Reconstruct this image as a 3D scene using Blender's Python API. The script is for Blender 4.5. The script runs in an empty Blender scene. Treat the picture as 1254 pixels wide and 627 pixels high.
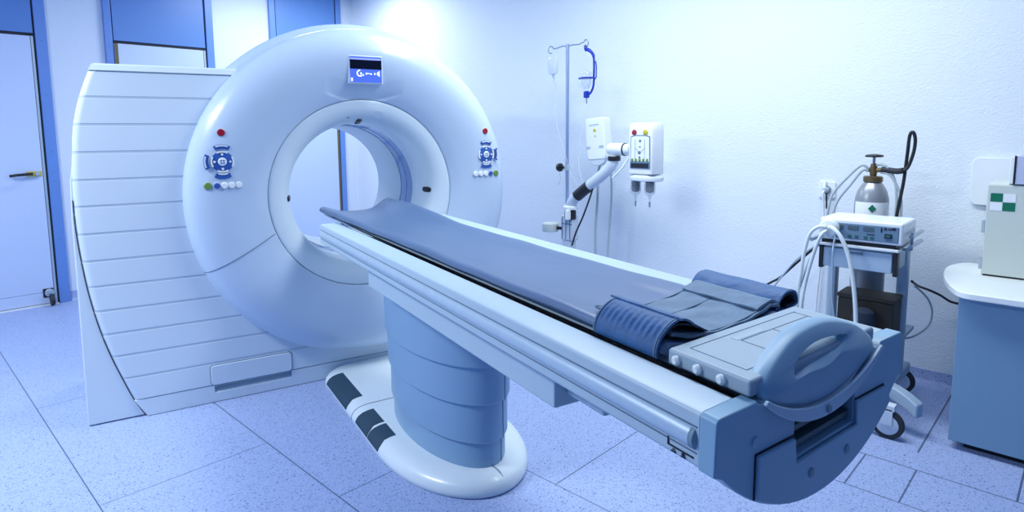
import bpy, bmesh, math, random
from mathutils import Vector, Matrix
random.seed(7)
PI = math.pi
C = bpy.context.scene.collection
YR = math.radians(15.3738)          # the scanner stands turned by this much against the room
ROT = {'R': 0.0, 'S': -YR}

def to_room(p, fr='S'):
    a = ROT[fr]
    return Vector((p[0]*math.cos(a)-p[1]*math.sin(a), p[0]*math.sin(a)+p[1]*math.cos(a), p[2]))

# ------------------------------------------------------------------ materials
def mat(name, col, rough=.45, metal=0., spec=.5, vary=.0, vscale=6., bump=0., bscale=80., emit=None, estr=0., trans=0., alpha=1., coat=0., bdetail=3.):
    m = bpy.data.materials.new(name); m.use_nodes = True
    nt = m.node_tree; b = nt.nodes['Principled BSDF']
    b.inputs['Base Color'].default_value = (*col, 1)
    b.inputs['Roughness'].default_value = rough
    b.inputs['Metallic'].default_value = metal
    b.inputs['Specular IOR Level'].default_value = spec
    b.inputs['Transmission Weight'].default_value = trans
    b.inputs['Alpha'].default_value = alpha
    b.inputs['Coat Weight'].default_value = coat
    if emit:
        b.inputs['Emission Color'].default_value = (*emit, 1); b.inputs['Emission Strength'].default_value = estr
    tc = nt.nodes.new('ShaderNodeTexCoord')
    if vary > 0:
        n = nt.nodes.new('ShaderNodeTexNoise'); n.inputs['Scale'].default_value = vscale; n.inputs['Detail'].default_value = 4
        nt.links.new(tc.outputs['Object'], n.inputs['Vector'])
        mx = nt.nodes.new('ShaderNodeMix'); mx.data_type = 'RGBA'
        mx.inputs['A'].default_value = (*[c*(1-vary) for c in col], 1)
        mx.inputs['B'].default_value = (*[min(1, c*(1+vary)) for c in col], 1)
        nt.links.new(n.outputs['Fac'], mx.inputs['Factor']); nt.links.new(mx.outputs['Result'], b.inputs['Base Color'])
    if bump > 0:
        n = nt.nodes.new('ShaderNodeTexNoise'); n.inputs['Scale'].default_value = bscale; n.inputs['Detail'].default_value = bdetail
        nt.links.new(tc.outputs['Object'], n.inputs['Vector'])
        bp = nt.nodes.new('ShaderNodeBump'); bp.inputs['Strength'].default_value = bump; bp.inputs['Distance'].default_value = .01
        nt.links.new(n.outputs['Fac'], bp.inputs['Height']); nt.links.new(bp.outputs['Normal'], b.inputs['Normal'])
    return m

M = {}
M['plastic'] = mat('white_plastic', (.55, .68, .86), .28, vary=.02, vscale=3, coat=.25)
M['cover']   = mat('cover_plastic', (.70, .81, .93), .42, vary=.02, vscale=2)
M['ring']    = mat('ring_plastic', (.72, .84, .93), .35)
M['bore']    = mat('bore_plastic', (.78, .88, .95), .35)
M['band']    = mat('scan_window_film', (.16, .32, .62), .12, vary=.12, vscale=9, coat=.5)
M['tplastic']= mat('table_plastic', (.47, .61, .73), .38, vary=.04, vscale=5, bump=.03, bscale=250)
M['tface']   = mat('table_end_plastic', (.27, .46, .64), .42, vary=.03, vscale=7, bump=.03, bscale=300)
M['rail']    = mat('rail_aluminium', (.50, .64, .78), .42, metal=.15, vary=.08, vscale=30)
M['railend'] = mat('rail_end_rubber', (.22, .33, .43), .6)
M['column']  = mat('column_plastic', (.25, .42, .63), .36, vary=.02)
M['base']    = mat('base_plastic', (.78, .88, .95), .3, coat=.2)
M['dark']    = mat('dark_gap', (.012, .016, .024), .7)
M['seam']    = mat('seam_line', (.12, .19, .30), .7)
M['pad']     = mat('foot_pad_rubber', (.018, .055, .10), .6, bump=.1, bscale=120)
M['vinyl']   = mat('mattress_vinyl', (.105, .172, .32), .36, vary=.06, vscale=4, bump=.05, bscale=25)
M['navy']    = mat('navy_nylon', (.035, .125, .32), .6, vary=.25, vscale=40, bump=.25, bscale=60)
M['cloth']   = mat('faded_navy_cloth', (.15, .24, .36), .75, vary=.3, vscale=18, bump=.5, bscale=35)
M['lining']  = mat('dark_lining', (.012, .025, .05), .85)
M['piping']  = mat('seam_piping', (.16, .25, .36), .7)
M['red']     = mat('red_button', (.36, .01, .03), .35)
M['green']   = mat('green_button', (.16, .30, .06), .4)
M['blueb']   = mat('blue_button', (.035, .11, .42), .35)
M['white']   = mat('white_enamel', (.85, .90, .95), .3)
M['whitec']  = mat('cream_white_metal', (.60, .67, .64), .35, vary=.02)
M['black']   = mat('black_plastic', (.012, .015, .02), .4)
M['blackr']  = mat('black_rubber', (.02, .025, .035), .6)
M['steel']   = mat('brushed_steel', (.35, .42, .52), .3, metal=.8, vary=.08, vscale=20)
M['poleM']   = mat('pole_steel', (.38, .48, .68), .3, metal=.6)
M['grey']    = mat('grey_plastic', (.42, .52, .62), .45)
M['lgrey']   = mat('light_grey_plastic', (.62, .70, .80), .4)
M['cartm']   = mat('cart_painted_metal', (.36, .48, .62), .4, vary=.04)
M['drawer']  = mat('drawer_front_grey', (.38, .52, .68), .4)
M['cab']     = mat('cabinet_laminate', (.185, .33, .50), .5, vary=.03, vscale=3)
M['worktop'] = mat('worktop_laminate', (.84, .90, .92), .3)
M['lilac']   = mat('lilac_carton', (.50, .56, .78), .5)
M['emerald'] = mat('emerald_green_print', (.0, .16, .09), .5)
M['royal']   = mat('royal_blue_plastic', (.01, .04, .42), .3)
M['clear']   = mat('clear_plastic', (.72, .82, .92), .12, trans=.5, alpha=.42)
M['sheath']  = mat('syringe_sheath', (.55, .66, .80), .15, alpha=.30)
M['tube']    = mat('clear_tube', (.72, .80, .90), .3, alpha=.6)
M['fluid']   = mat('infusion_bag_film', (.70, .78, .92), .2, trans=.25)
M['gas']     = mat('gas_cylinder_paint', (.30, .33, .37), .32, metal=.35, vary=.06, vscale=9)
M['brass']   = mat('aged_brass', (.16, .12, .06), .4, metal=.6, vary=.2, vscale=30)
M['brown']   = mat('dark_brown_case', (.035, .030, .022), .6, vary=.2)
M['hose']    = mat('white_silicone_hose', (.74, .82, .84), .4)
M['ghose']   = mat('grey_rubber_hose', (.40, .48, .54), .45)
M['doorp']   = mat('door_laminate', (.55, .66, .92), .38, vary=.015, vscale=2)
M['overp']   = mat('overdoor_panel', (.11, .25, .60), .38, vary=.015, vscale=2)
M['jamb']    = mat('blue_steel_frame', (.13, .27, .66), .35, vary=.05, vscale=12)
M['alu']     = mat('aluminium_edge', (.45, .55, .65), .35, metal=.5)
M['olive']   = mat('olive_door_edge', (.16, .13, .05), .6)
M['yellow']  = mat('yellow_brass_plate', (.62, .52, .06), .35, metal=.3)
M['ceil']    = mat('ceiling_white', (.62, .76, .95), .8)
M['wallD']   = mat('dark_blue_wall', (.05, .20, .40), .7)
M['wallL']   = mat('painted_wall', (.68, .76, .90), .7, bump=.06, bscale=60)
M['screenblk'] = mat('screen_black', (.004, .006, .02), .15)
M['screenblue'] = mat('screen_blue', (.05, .10, .5), .2, emit=(.10, .20, .90), estr=.55)
M['screenlav'] = mat('screen_lavender', (.3, .35, .8), .2, emit=(.35, .42, .95), estr=.45)
M['screenwht'] = mat('screen_white', (.8, .85, 1), .2, emit=(.8, .88, 1.), estr=.8)
M['lcd']     = mat('panel_display', (.08, .13, .17), .25)
M['panel']   = mat('instrument_panel', (.14, .24, .36), .4)
M['keygreen']= mat('teal_key', (.02, .13, .13), .4)
M['mark']    = mat('marking_ink', (.008, .012, .03), .6)

# the woodchip wall: two scales of bump
def woodchip():
    m = mat('woodchip_wall', (.80, .87, .95), .62)
    nt = m.node_tree; b = nt.nodes['Principled BSDF']
    tc = nt.nodes.new('ShaderNodeTexCoord')
    mp = nt.nodes.new('ShaderNodeMapping'); mp.inputs['Scale'].default_value = (1, 1, 1.5)
    n1 = nt.nodes.new('ShaderNodeTexNoise'); n1.inputs['Scale'].default_value = 75; n1.inputs['Detail'].default_value = 3; n1.inputs['Distortion'].default_value = .6
    n2 = nt.nodes.new('ShaderNodeTexNoise'); n2.inputs['Scale'].default_value = 9; n2.inputs['Detail'].default_value = 2
    ad = nt.nodes.new('ShaderNodeMath'); ad.operation = 'MULTIPLY_ADD'; ad.inputs[1].default_value = .5
    bp = nt.nodes.new('ShaderNodeBump'); bp.inputs['Strength'].default_value = .5; bp.inputs['Distance'].default_value = .006
    L = nt.links
    L.new(tc.outputs['Object'], mp.inputs['Vector']); L.new(mp.outputs['Vector'], n1.inputs['Vector']); L.new(mp.outputs['Vector'], n2.inputs['Vector'])
    L.new(n2.outputs['Fac'], ad.inputs[0]); L.new(n1.outputs['Fac'], ad.inputs[2])
    L.new(ad.outputs[0], bp.inputs['Height']); L.new(bp.outputs['Normal'], b.inputs['Normal'])
    return m
M['wallR'] = woodchip()

# speckled vinyl sheet floor with its welded joints, in room coordinates
def floor_mat():
    m = bpy.data.materials.new('speckled_vinyl'); m.use_nodes = True
    nt = m.node_tree; b = nt.nodes['Principled BSDF']; L = nt.links
    g = nt.nodes.new('ShaderNodeNewGeometry'); sp = nt.nodes.new('ShaderNodeSeparateXYZ'); L.new(g.outputs['Position'], sp.inputs[0])
    def math_(op, a, bb=None, clamp=False):
        n = nt.nodes.new('ShaderNodeMath'); n.operation = op; n.use_clamp = clamp
        for i, v in enumerate((a, bb)):
            if v is None: continue
            if isinstance(v, (int, float)): n.inputs[i].default_value = v
            else: L.new(v, n.inputs[i])
        return n.outputs[0]
    X, Y = sp.outputs[0], sp.outputs[1]
    segs = [('x', .465, -2, 5.8, .0022), ('x', 1.073, -2, 5.8, .0024), ('x', 1.665, -2, 2.6, .002), ('x', 2.40, -2, 2.2, .0026), ('x', 2.685, -2, .75, .0030),
            ('y', 2.47, .465, 1.073, .0018), ('y', 1.90, 1.073, 1.665, .002), ('y', 3.6, .465, 1.073, .002), ('y', 1.38, 1.665, 2.40, .0024),
            ('y', .605, 2.40, 2.685, .003), ('y', .43, 2.40, 2.685, .003), ('y', .455, 2.84, 3.67, .0035), ('y', .13, 2.685, 3.0, .0035), ('y', 4.3, -2, .465, .002)]
    tot = None
    for ax, c0, a, e, w in segs:
        u, v = (X, Y) if ax == 'x' else (Y, X)
        d = math_('LESS_THAN', math_('ABSOLUTE', math_('SUBTRACT', u, c0)), w)
        k = math_('MULTIPLY', d, math_('MULTIPLY', math_('GREATER_THAN', v, a), math_('LESS_THAN', v, e)))
        tot = k if tot is None else math_('MAXIMUM', tot, k)
    def vor(scale, lo, hi):
        v = nt.nodes.new('ShaderNodeTexVoronoi'); v.inputs['Scale'].default_value = scale; v.inputs['Randomness'].default_value = 1
        L.new(g.outputs['Position'], v.inputs['Vector'])
        r = nt.nodes.new('ShaderNodeMapRange'); r.inputs['From Min'].default_value = lo; r.inputs['From Max'].default_value = hi
        r.inputs['To Min'].default_value = 1; r.inputs['To Max'].default_value = 0
        L.new(v.outputs['Distance'], r.inputs['Value'])
        s = nt.nodes.new('ShaderNodeSeparateColor'); L.new(v.outputs['Color'], s.inputs[0])
        return r.outputs[0], s.outputs[0]
    base = (.27, .42, .83)
    nz = nt.nodes.new('ShaderNodeTexNoise'); nz.inputs['Scale'].default_value = 70; nz.inputs['Detail'].default_value = 4; L.new(g.outputs['Position'], nz.inputs['Vector'])
    def mix(f, a, bcol):
        n = nt.nodes.new('ShaderNodeMix'); n.data_type = 'RGBA'
        if isinstance(f, float): n.inputs['Factor'].default_value = f
        else: L.new(f, n.inputs['Factor'])
        for k, v in (('A', a), ('B', bcol)):
            if isinstance(v, tuple): n.inputs[k].default_value = (*v, 1)
            else: L.new(v, n.inputs[k])
        return n.outputs['Result']
    c = mix(nz.outputs['Fac'], (.29, .40, .70), (.43, .52, .80))
    d1, r1 = vor(150, .25, .42); c = mix(math_('MULTIPLY', math_('MULTIPLY', d1, math_('GREATER_THAN', r1, .62)), .8), c, (.05, .10, .34))
    d2, r2 = vor(190, .25, .45); c = mix(math_('MULTIPLY', math_('MULTIPLY', d2, math_('GREATER_THAN', r2, .60)), .55), c, (.62, .72, .98))
    d3, r3 = vor(60, .13, .22); c = mix(math_('MULTIPLY', math_('MULTIPLY', d3, math_('GREATER_THAN', r3, .72)), .9), c, (.03, .05, .22))
    c = mix(math_('MULTIPLY', tot, .8), c, (.03, .05, .13))
    L.new(c, b.inputs['Base Color'])
    b.inputs['Roughness'].default_value = .42; b.inputs['Specular IOR Level'].default_value = .35
    return m
M['floor'] = floor_mat()

# ------------------------------------------------------------------ mesh builder
class MB:
    def __init__(s): s.v = []; s.f = []; s.mi = []; s.cur = 0
    def add(s, vs, fs):
        o = len(s.v); s.v += [tuple(v) for v in vs]
        s.f += [tuple(o+i for i in f) for f in fs]; s.mi += [s.cur]*len(fs); return s
    def box(s, x0, x1, y0, y1, z0, z1):
        v = [(x, y, z) for z in (z0, z1) for y in (y0, y1) for x in (x0, x1)]
        return s.add(v, [(0, 2, 3, 1), (4, 5, 7, 6), (0, 1, 5, 4), (2, 6, 7, 3), (0, 4, 6, 2), (1, 3, 7, 5)])
    def prism(s, poly, fn, w0, w1):
        n = len(poly)
        v = [fn(a, b, w0) for a, b in poly] + [fn(a, b, w1) for a, b in poly]
        f = [tuple(range(n-1, -1, -1)), tuple(range(n, 2*n))] + [(i, (i+1) % n, n+(i+1) % n, n+i) for i in range(n)]
        return s.add(v, f)
    def loft(s, rings, closed=True, cap=True):
        n = len(rings[0]); v = [p for r in rings for p in r]; f = []
        for k in range(len(rings)-1):
            for i in range(n if closed else n-1):
                j = (i+1) % n
                f.append((k*n+i, k*n+j, (k+1)*n+j, (k+1)*n+i))
        if cap and closed:
            f.append(tuple(range(n-1, -1, -1))); f.append(tuple((len(rings)-1)*n+i for i in range(n)))
        return s.add(v, f)
    def lathe(s, c, axis, prof, n=32, a0=0., a1=2*PI, capends=True):
        full = abs(a1-a0-2*PI) < 1e-6
        ring = []
        A = {'x': lambda r, h, t: (c[0]+h, c[1]+r*math.cos(t), c[2]+r*math.sin(t)),
             'y': lambda r, h, t: (c[0]+r*math.cos(t), c[1]+h, c[2]+r*math.sin(t)),
             'z': lambda r, h, t: (c[0]+r*math.cos(t), c[1]+r*math.sin(t), c[2]+h)}[axis]
        m = n if full else n+1
        rings = [[A(r, h, a0+(a1-a0)*i/n) for i in range(m)] for r, h in prof]
        return s.loft(rings, closed=full, cap=full and capends)
    def cyl(s, p, q, r, n=16, r2=None):
        return s.tube([p, q], r, n, r_end=r2)
    def tube(s, pts, r, n=10, r_end=None, radii=None):
        P = [Vector(p) for p in pts]; rings = []; N = None
        for i, p in enumerate(P):
            t = (P[min(i+1, len(P)-1)]-P[max(i-1, 0)]).normalized()
            if N is None:
                N = t.cross(Vector((0, 0, 1)))
                if N.length < 1e-3: N = t.cross(Vector((0, 1, 0)))
            N = (N - t*N.dot(t)).normalized(); B = t.cross(N)
            rr = radii[i] if radii else (r if r_end is None else r+(r_end-r)*i/(len(P)-1))
            rings.append([p + (N*math.cos(2*PI*k/n)+B*math.sin(2*PI*k/n))*rr for k in range(n)])
        return s.loft(rings)
    def disc(s, p, nrm, r, h, n=24):            # a short solid disc standing out from p along nrm
        p = Vector(p); d = Vector(nrm).normalized()
        return s.tube([p, p+d*h*.7, p+d*h], r, n, radii=[r, r, r*.86])

def smooth(pts, k=6):
    P = [Vector(p) for p in pts]; out = []
    for i in range(len(P)-1):
        a, b, c, d = P[max(i-1, 0)], P[i], P[i+1], P[min(i+2, len(P)-1)]
        for j in range(k):
            t = j/k
            out.append(.5*((2*b)+(c-a)*t+(2*a-5*b+4*c-d)*t*t+(3*b-a-3*c+d)*t**3))
    out.append(P[-1]); return out

def link(name, mb, m, parent=None, base=(0, 0, 0), fr='R', bevel=0., seg=2, ang=35, shade=True):
    me = bpy.data.meshes.new(name)
    me.from_pydata([(v[0]-base[0], v[1]-base[1], v[2]-base[2]) for v in mb.v], [], mb.f)
    bm = bmesh.new(); bm.from_mesh(me); bmesh.ops.recalc_face_normals(bm, faces=bm.faces); bm.to_mesh(me); bm.free()
    ms = m if isinstance(m, (list, tuple)) else [m]
    for x in ms: me.materials.append(x)
    if len(ms) > 1: me.polygons.foreach_set('material_index', mb.mi)
    o = bpy.data.objects.new(name, me); C.objects.link(o)
    if shade:
        me.shade_smooth()
        if bevel <= 0: me.set_sharp_from_angle(angle=math.radians(ang))
    if bevel > 0:
        b = o.modifiers.new('round', 'BEVEL'); b.width = bevel; b.segments = seg; b.limit_method = 'ANGLE'; b.angle_limit = math.radians(40); b.harden_normals = True
    if parent: o.parent = parent
    return o

class Thing:
    def __init__(s, name, label, cat, base, fr='R', group=None):
        s.base, s.fr = base, fr
        s.o = bpy.data.objects.new(name, None); C.objects.link(s.o); s.o.empty_display_size = .1
        s.o.location = to_room(base, fr); s.o.rotation_euler = (0, 0, ROT[fr])
        s.o['label'] = label; s.o['category'] = cat
        if group: s.o['group'] = group
    def part(s, name, mb, m, parent=None, label=None, **k):
        o = link(name, mb, m, parent or s.o, s.base, s.fr, **k)
        if label: o['label'] = label
        return o

def single(name, mb, m, label, cat, base, fr='R', group=None, **k):
    o = link(name, mb, m, None, base, fr, **k)
    o.location = to_room(base, fr); o.rotation_euler = (0, 0, ROT[fr])
    o['label'] = label; o['category'] = cat
    if group: o['group'] = group
    return o

def struct(name, mb, m, parent=None, **k):
    o = link(name, mb, m, parent, **k)
    if parent is None: o['kind'] = 'structure'
    return o

# ------------------------------------------------------------------ the room (room coordinates = world)
WX, WY, CZ = 3.67, 5.83, 2.72
X0, Y0 = -2.6, -3.2
struct('floor', MB().box(X0, WX+.1, Y0, WY+.1, -.1, 0), M['floor'], shade=False)
struct('ceiling', MB().box(X0, WX+.1, Y0, WY+.1, CZ, CZ+.1), M['ceil'], shade=False)
struct('wall_right', MB().box(WX, WX+.1, Y0, WY+.1, 0, CZ), M['wallR'], shade=False)
struct('wall_left', MB().box(X0, WX, WY, WY+.1, 0, CZ), M['wallL'], shade=False)
struct('wall_back', MB().box(X0, WX, Y0-.1, Y0, 0, CZ), M['wallD'], shade=False)
struct('wall_side', MB().box(X0-.1, X0, Y0, WY, 0, CZ), M['wallD'], shade=False)
# coved skirting made of the floor sheet turned up the wall
cove = [(0, 0), (-.058, 0), (-.052, .003), (-.030, .008), (-.014, .020), (-.008, .040), (-.007, .075), (0, .075)]
b = MB().prism(cove, lambda u, z, w: (WX+u, w, z), Y0, WY); struct('baseboard_right', b, M['floor'], ang=50)
for n, (xa, xb) in enumerate(((1.035, 1.40), (2.245, 2.76))):
    struct('baseboard_left' if n == 0 else 'baseboard_left.001', MB().prism(cove, lambda u, z, w: (w, WY+u*.35, z), xa, xb), M['floor'], ang=50)

def jamb(name, x0, x1):
    f = struct(name, MB().box(x0, x1, WY-.03, WY, 0, CZ), M['jamb'], bevel=.004)
    h = MB()
    for z in (.5, .95, 1.02, 1.18, 1.6, 2.0): h.lathe(((x0+x1)/2, WY-.0302, z), 'y', [(.0045, .002), (.0045, -.0005)], 10)
    struct('screw_hole', h, M['seam'], f)
def door(n, x0, x1, handle, edge):
    d = struct(f'door_{n}', MB().box(x0, x1-.022, WY-.022, WY, .10, 2.03), M['doorp'], bevel=.003)
    struct('kick_strip', MB().box(x0, x1-.022, WY-.026, WY, .012, .098), M['doorp'], d, bevel=.003)
    struct('threshold', MB().box(x0, x1, WY-.05, WY, 0, .008), M['white'], d)
    struct('overdoor_panel', MB().box(x0, x1-.003, WY-.022, WY, 2.052, CZ), M['overp'], d, bevel=.003)
    struct('shadow_gap', MB().box(x0, x1+.006, WY-.012, WY, .0, CZ), M['dark'], d)
    struct('edge_strip', MB().box(x1-.020, x1-.005, WY-.024, WY, .01, 2.03), M[edge], d)
    if handle:
        hp = MB().box(x1-.125, x1-.03, WY-.034, WY-.022, .992, 1.030)
        h = struct('handle_plate', hp, M['yellow'], d, bevel=.005)
        k = MB(); k.lathe((x1-.058, WY-.034, 1.012), 'y', [(.016, 0), (.016, -.006), (.012, -.010)], 20); struct('lock_cylinder', k, M['alu'], h)
        l = MB(); l.cyl((x1-.098, WY-.03, 1.012), (x1-.098, WY-.075, 1.012), .010, 14)
        l.tube(smooth([(x1-.092, WY-.072, 1.014), (x1-.13, WY-.076, 1.012), (x1-.19, WY-.074, 1.008), (x1-.225, WY-.060, 1.003)]), .0105, 12)
        struct('lever_handle', l, M['black'], h)
    return d
jamb('trim_1', .958, 1.030); jamb('trim_2', 1.404, 1.458); jamb('trim_3', 2.180, 2.243); jamb('trim_4', 2.764, 2.822); jamb('trim_5', 3.470, 3.526)
d1 = door(1, .10, .950, True, 'alu')
d2 = door(2, 1.466, 2.172, False, 'alu'); d3 = door(3, 2.830, 3.462, False, 'olive')
struct('edge_strip', MB().box(1.468, 1.492, WY-.0245, WY, .01, 2.03), M['olive'], d2)
ca = MB().box(.858, .925, WY-.030, WY-.022, .058, .128); cap_ = struct('caster_plate', ca, M['black'], d1, bevel=.006)
w = MB(); w.lathe((.905, WY-.075, .045), 'x', [(.02, -.012), (.042, -.012), (.044, 0), (.042, .012), (.02, .012)], 24); struct('caster_wheel', w, M['blackr'], cap_)
w = MB(); w.lathe((.897, WY-.030, .095), 'y', [(.030, 0), (.030, -.012), (.022, -.016)], 24); struct('caster_swivel', w, M['alu'], cap_)
w = MB(); w.box(.895, .899, WY-.095, WY-.03, .04, .085).box(.911, .915, WY-.095, WY-.03, .04, .085); struct('caster_fork', w, M['black'], cap_)

# ------------------------------------------------------------------ CT scanner (scanner coordinates)
GX, GZ = 1.0, .985
G = Thing('ct_scanner', 'large white ring-shaped CT scanner with ridged side cabinet standing beyond the patient table', 'scanner', (1.0, 3.5, 0), 'S')
ctrl = [(.4855, 3.174), (.4875, 3.160), (.500, 3.150), (.55, 3.125), (.62, 3.105), (.69, 3.097), (.75, 3.104), (.80, 3.128), (.832, 3.165), (.845, 3.205), (.849, 3.245), (.849, 3.262)]
prof = [(p.x, p.y) for p in smooth([(a, b_, 0) for a, b_ in ctrl], 7)]
def disc_y(r):
    for (r0, y0), (r1, y1) in zip(prof[7:], prof[8:]):
        if r0 <= r <= r1 and r1 > r0: return y0+(y1-y0)*(r-r0)/(r1-r0)
    return prof[-1][1]
def recess(dx, dz):
    if abs(dx) > .20 or dz < .4: return 0
    zb = .478+.036*(dx/.19)**2
    if dz < zb-.008: return 0
    k = (dz-(zb-.008))/.012 if dz < zb+.004 else max(0, 1-(dz-zb-.004)/.085)
    return .013*min(1, k)*max(0, 1-(dx/.20)**2)**.7
# denser rings in the zone of the recess
pr = []
for (r0, y0), (r1, y1) in zip(prof, prof[1:]):
    k = 4 if .45 < r0 < .68 else 1
    for j in range(k): pr.append((r0+(r1-r0)*j/k, y0+(y1-y0)*j/k))
pr.append(prof[-1])
NA = 400
fc = MB()
fc.loft([[(GX+r*math.cos(2*PI*i/NA), y+recess(r*math.cos(2*PI*i/NA), r*math.sin(2*PI*i/NA)), GZ+r*math.sin(2*PI*i/NA)) for i in range(NA)] for r, y in pr], cap=False)
front = G.part('front_cover', fc, M['plastic'], ang=60)
for sx in (-1, 1):
    sm = MB(); pts = []
    for t in range(25):
        f = t/24; dx, dz = sx*(.463+(.785-.463)*f), -.172+(-.338+.172)*f
        r = math.hypot(dx, dz); pts.append((GX+dx, disc_y(r)-.0003, GZ+dz))
    sm.tube(pts, .0022, 6)
    G.part('cover_seam', sm, M['seam'], front)
M['housing'] = mat('housing_plastic', (.50, .63, .76), .8, spec=.15)
bs = MB().lathe((GX, 0, GZ), 'y', [(.849, 3.262), (.858, 3.266), (.874, 3.280), (.882, 3.305), (.884, 3.34), (.884, 3.93), (.87, 3.98), (.82, 4.01), (.45, 4.03), (.385, 4.02), (.352, 3.99)], 160, capends=False)
G.part('rear_housing', bs, M['housing'], ang=50)
rg = [(.4850, 3.174), (.4835, 3.165), (.478, 3.162), (.465, 3.162), (.44, 3.167), (.412, 3.181), (.390, 3.203), (.374, 3.236), (.366, 3.28), (.364, 3.33)]
rp = [(p.x, p.y) for p in smooth([(a, b_, 0) for a, b_ in rg], 4)]
ring = G.part('bore_ring', MB().lathe((GX, 0, GZ), 'y', rp, 160, capends=False), M['ring'], ang=60)
G.part('bore_tunnel', MB().lathe((GX, 0, GZ), 'y', [(.364, 3.33), (.364, 3.425), (.368, 3.427), (.368, 3.428)], 140, capends=False), M['bore'], ang=40)
G.part('scan_window', MB().lathe((GX, 0, GZ), 'y', [(.3675, 3.426), (.3625, 3.51), (.360, 3.598)], 140, capends=False), M['band'])
G.part('bore_tunnel', MB().lathe((GX, 0, GZ), 'y', [(.362, 3.594), (.3595, 3.596), (.358, 3.602), (.350, 3.99)], 140, capends=False), M['bore'], ang=40)
rl = MB()
for yy, r_ in ((3.424, .3655), (3.512, .3615), (3.596, .3585)): rl.lathe((GX, 0, GZ), 'y', [(r_+.002, yy-.002), (r_-.001, yy), (r_+.002, yy+.002)], 120, capends=False)
G.part('window_rim', rl, M['cartm'])
# positioning-laser windows, sensor, sticker on the ring
def on_ring(ang, r=.3735):
    i = min(range(1, len(rp)-1), key=lambda q: abs(rp[q][0]-r)); dr, dy = rp[i+1][0]-rp[i-1][0], rp[i+1][1]-rp[i-1][1]
    L_ = math.hypot(dr, dy); nk, ny0 = dy/L_, -dr/L_
    y = min(rp, key=lambda q: abs(q[0]-r))[1]
    return Vector((GX+r*math.cos(ang), y, GZ+r*math.sin(ang))), Vector((-math.cos(ang)*nk, -ny0, -math.sin(ang)*nk)), Vector((-math.sin(ang), 0, math.cos(ang)))
def pill(mb, c, nrm, tan, hw, hh, h):
    nrm = nrm.normalized(); bi = nrm.cross(tan).normalized()
    def P(k, s, d): 
        t = 2*PI*k/24; ct, st = math.cos(t), math.sin(t)
        e = 3.
        return c+tan*(hw*s*math.copysign(abs(ct)**(2/e), ct))+bi*(hh*s*math.copysign(abs(st)**(2/e), st))+nrm*d
    mb.loft([[P(k, 1, -h) for k in range(24)], [P(k, 1, h*.6) for k in range(24)], [P(k, .85, h) for k in range(24)]])
for a in (PI*1.008, PI*.505, 0.0-.012):
    c, n_, t_ = on_ring(a); mb = MB(); pill(mb, c, n_, t_, .015, .034, .004); G.part('laser_window', mb, M['black'], ring)
c, n_, t_ = on_ring(PI*.555, .402); mb = MB(); pill(mb, c, n_, t_, .008, .008, .004); G.part('sensor_eye', mb, M['grey'], ring)
c, n_, t_ = on_ring(PI*.436, .418); mb = MB(); pill(mb, c, n_, t_, .026, .024, .0015); G.part('round_sticker', mb, M['cover'], ring)
# status screen
sy = 3.094
mb = MB().box(GX-.088, GX+.088, sy, 3.13, GZ+.560, GZ+.700); scr = G.part('display_screen', mb, M['lgrey'], front, bevel=.005, label='small status display with a black band above a blue field')
def quad(mb, x0, x1, z0, z1, y): mb.box(GX+x0, GX+x1, y, y+.002, GZ+z0, GZ+z1)
mb = MB(); quad(mb, -.081, .081, .567, .694, sy-.0012); 
G.part('screen_face', mb, M['screenblue'], front)
mb = MB(); quad(mb, -.081, .081, .633, .678, sy-.002); G.part('screen_band', mb, M['screenblk'], front)
mb = MB(); quad(mb, -.081, .078, .679, .687, sy-.002); G.part('screen_bar', mb, M['screenlav'], front)
mb = MB()
mb.lathe((GX-.032, sy-.0026, GZ+.612), 'y', [(.017, .001), (.017, 0), (.011, 0), (.011, .001)], 20, PI*.45, PI*1.75)
for q in ((-.030, -.022, .606, .616), (-.018, -.012, .600, .608), (-.002, .004, .606, .616), (.006, .018, .610, .614), (.020, .030, .607, .613), (.042, .048, .606, .616), (.060, .064, .602, .622), (.066, .070, .598, .626), (.056, .059, .606, .618), (-.078, -.069, .572, .588)):
    quad(mb, *q, sy-.0026)
G.part('screen_print', mb, M['screenwht'], front)
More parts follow.
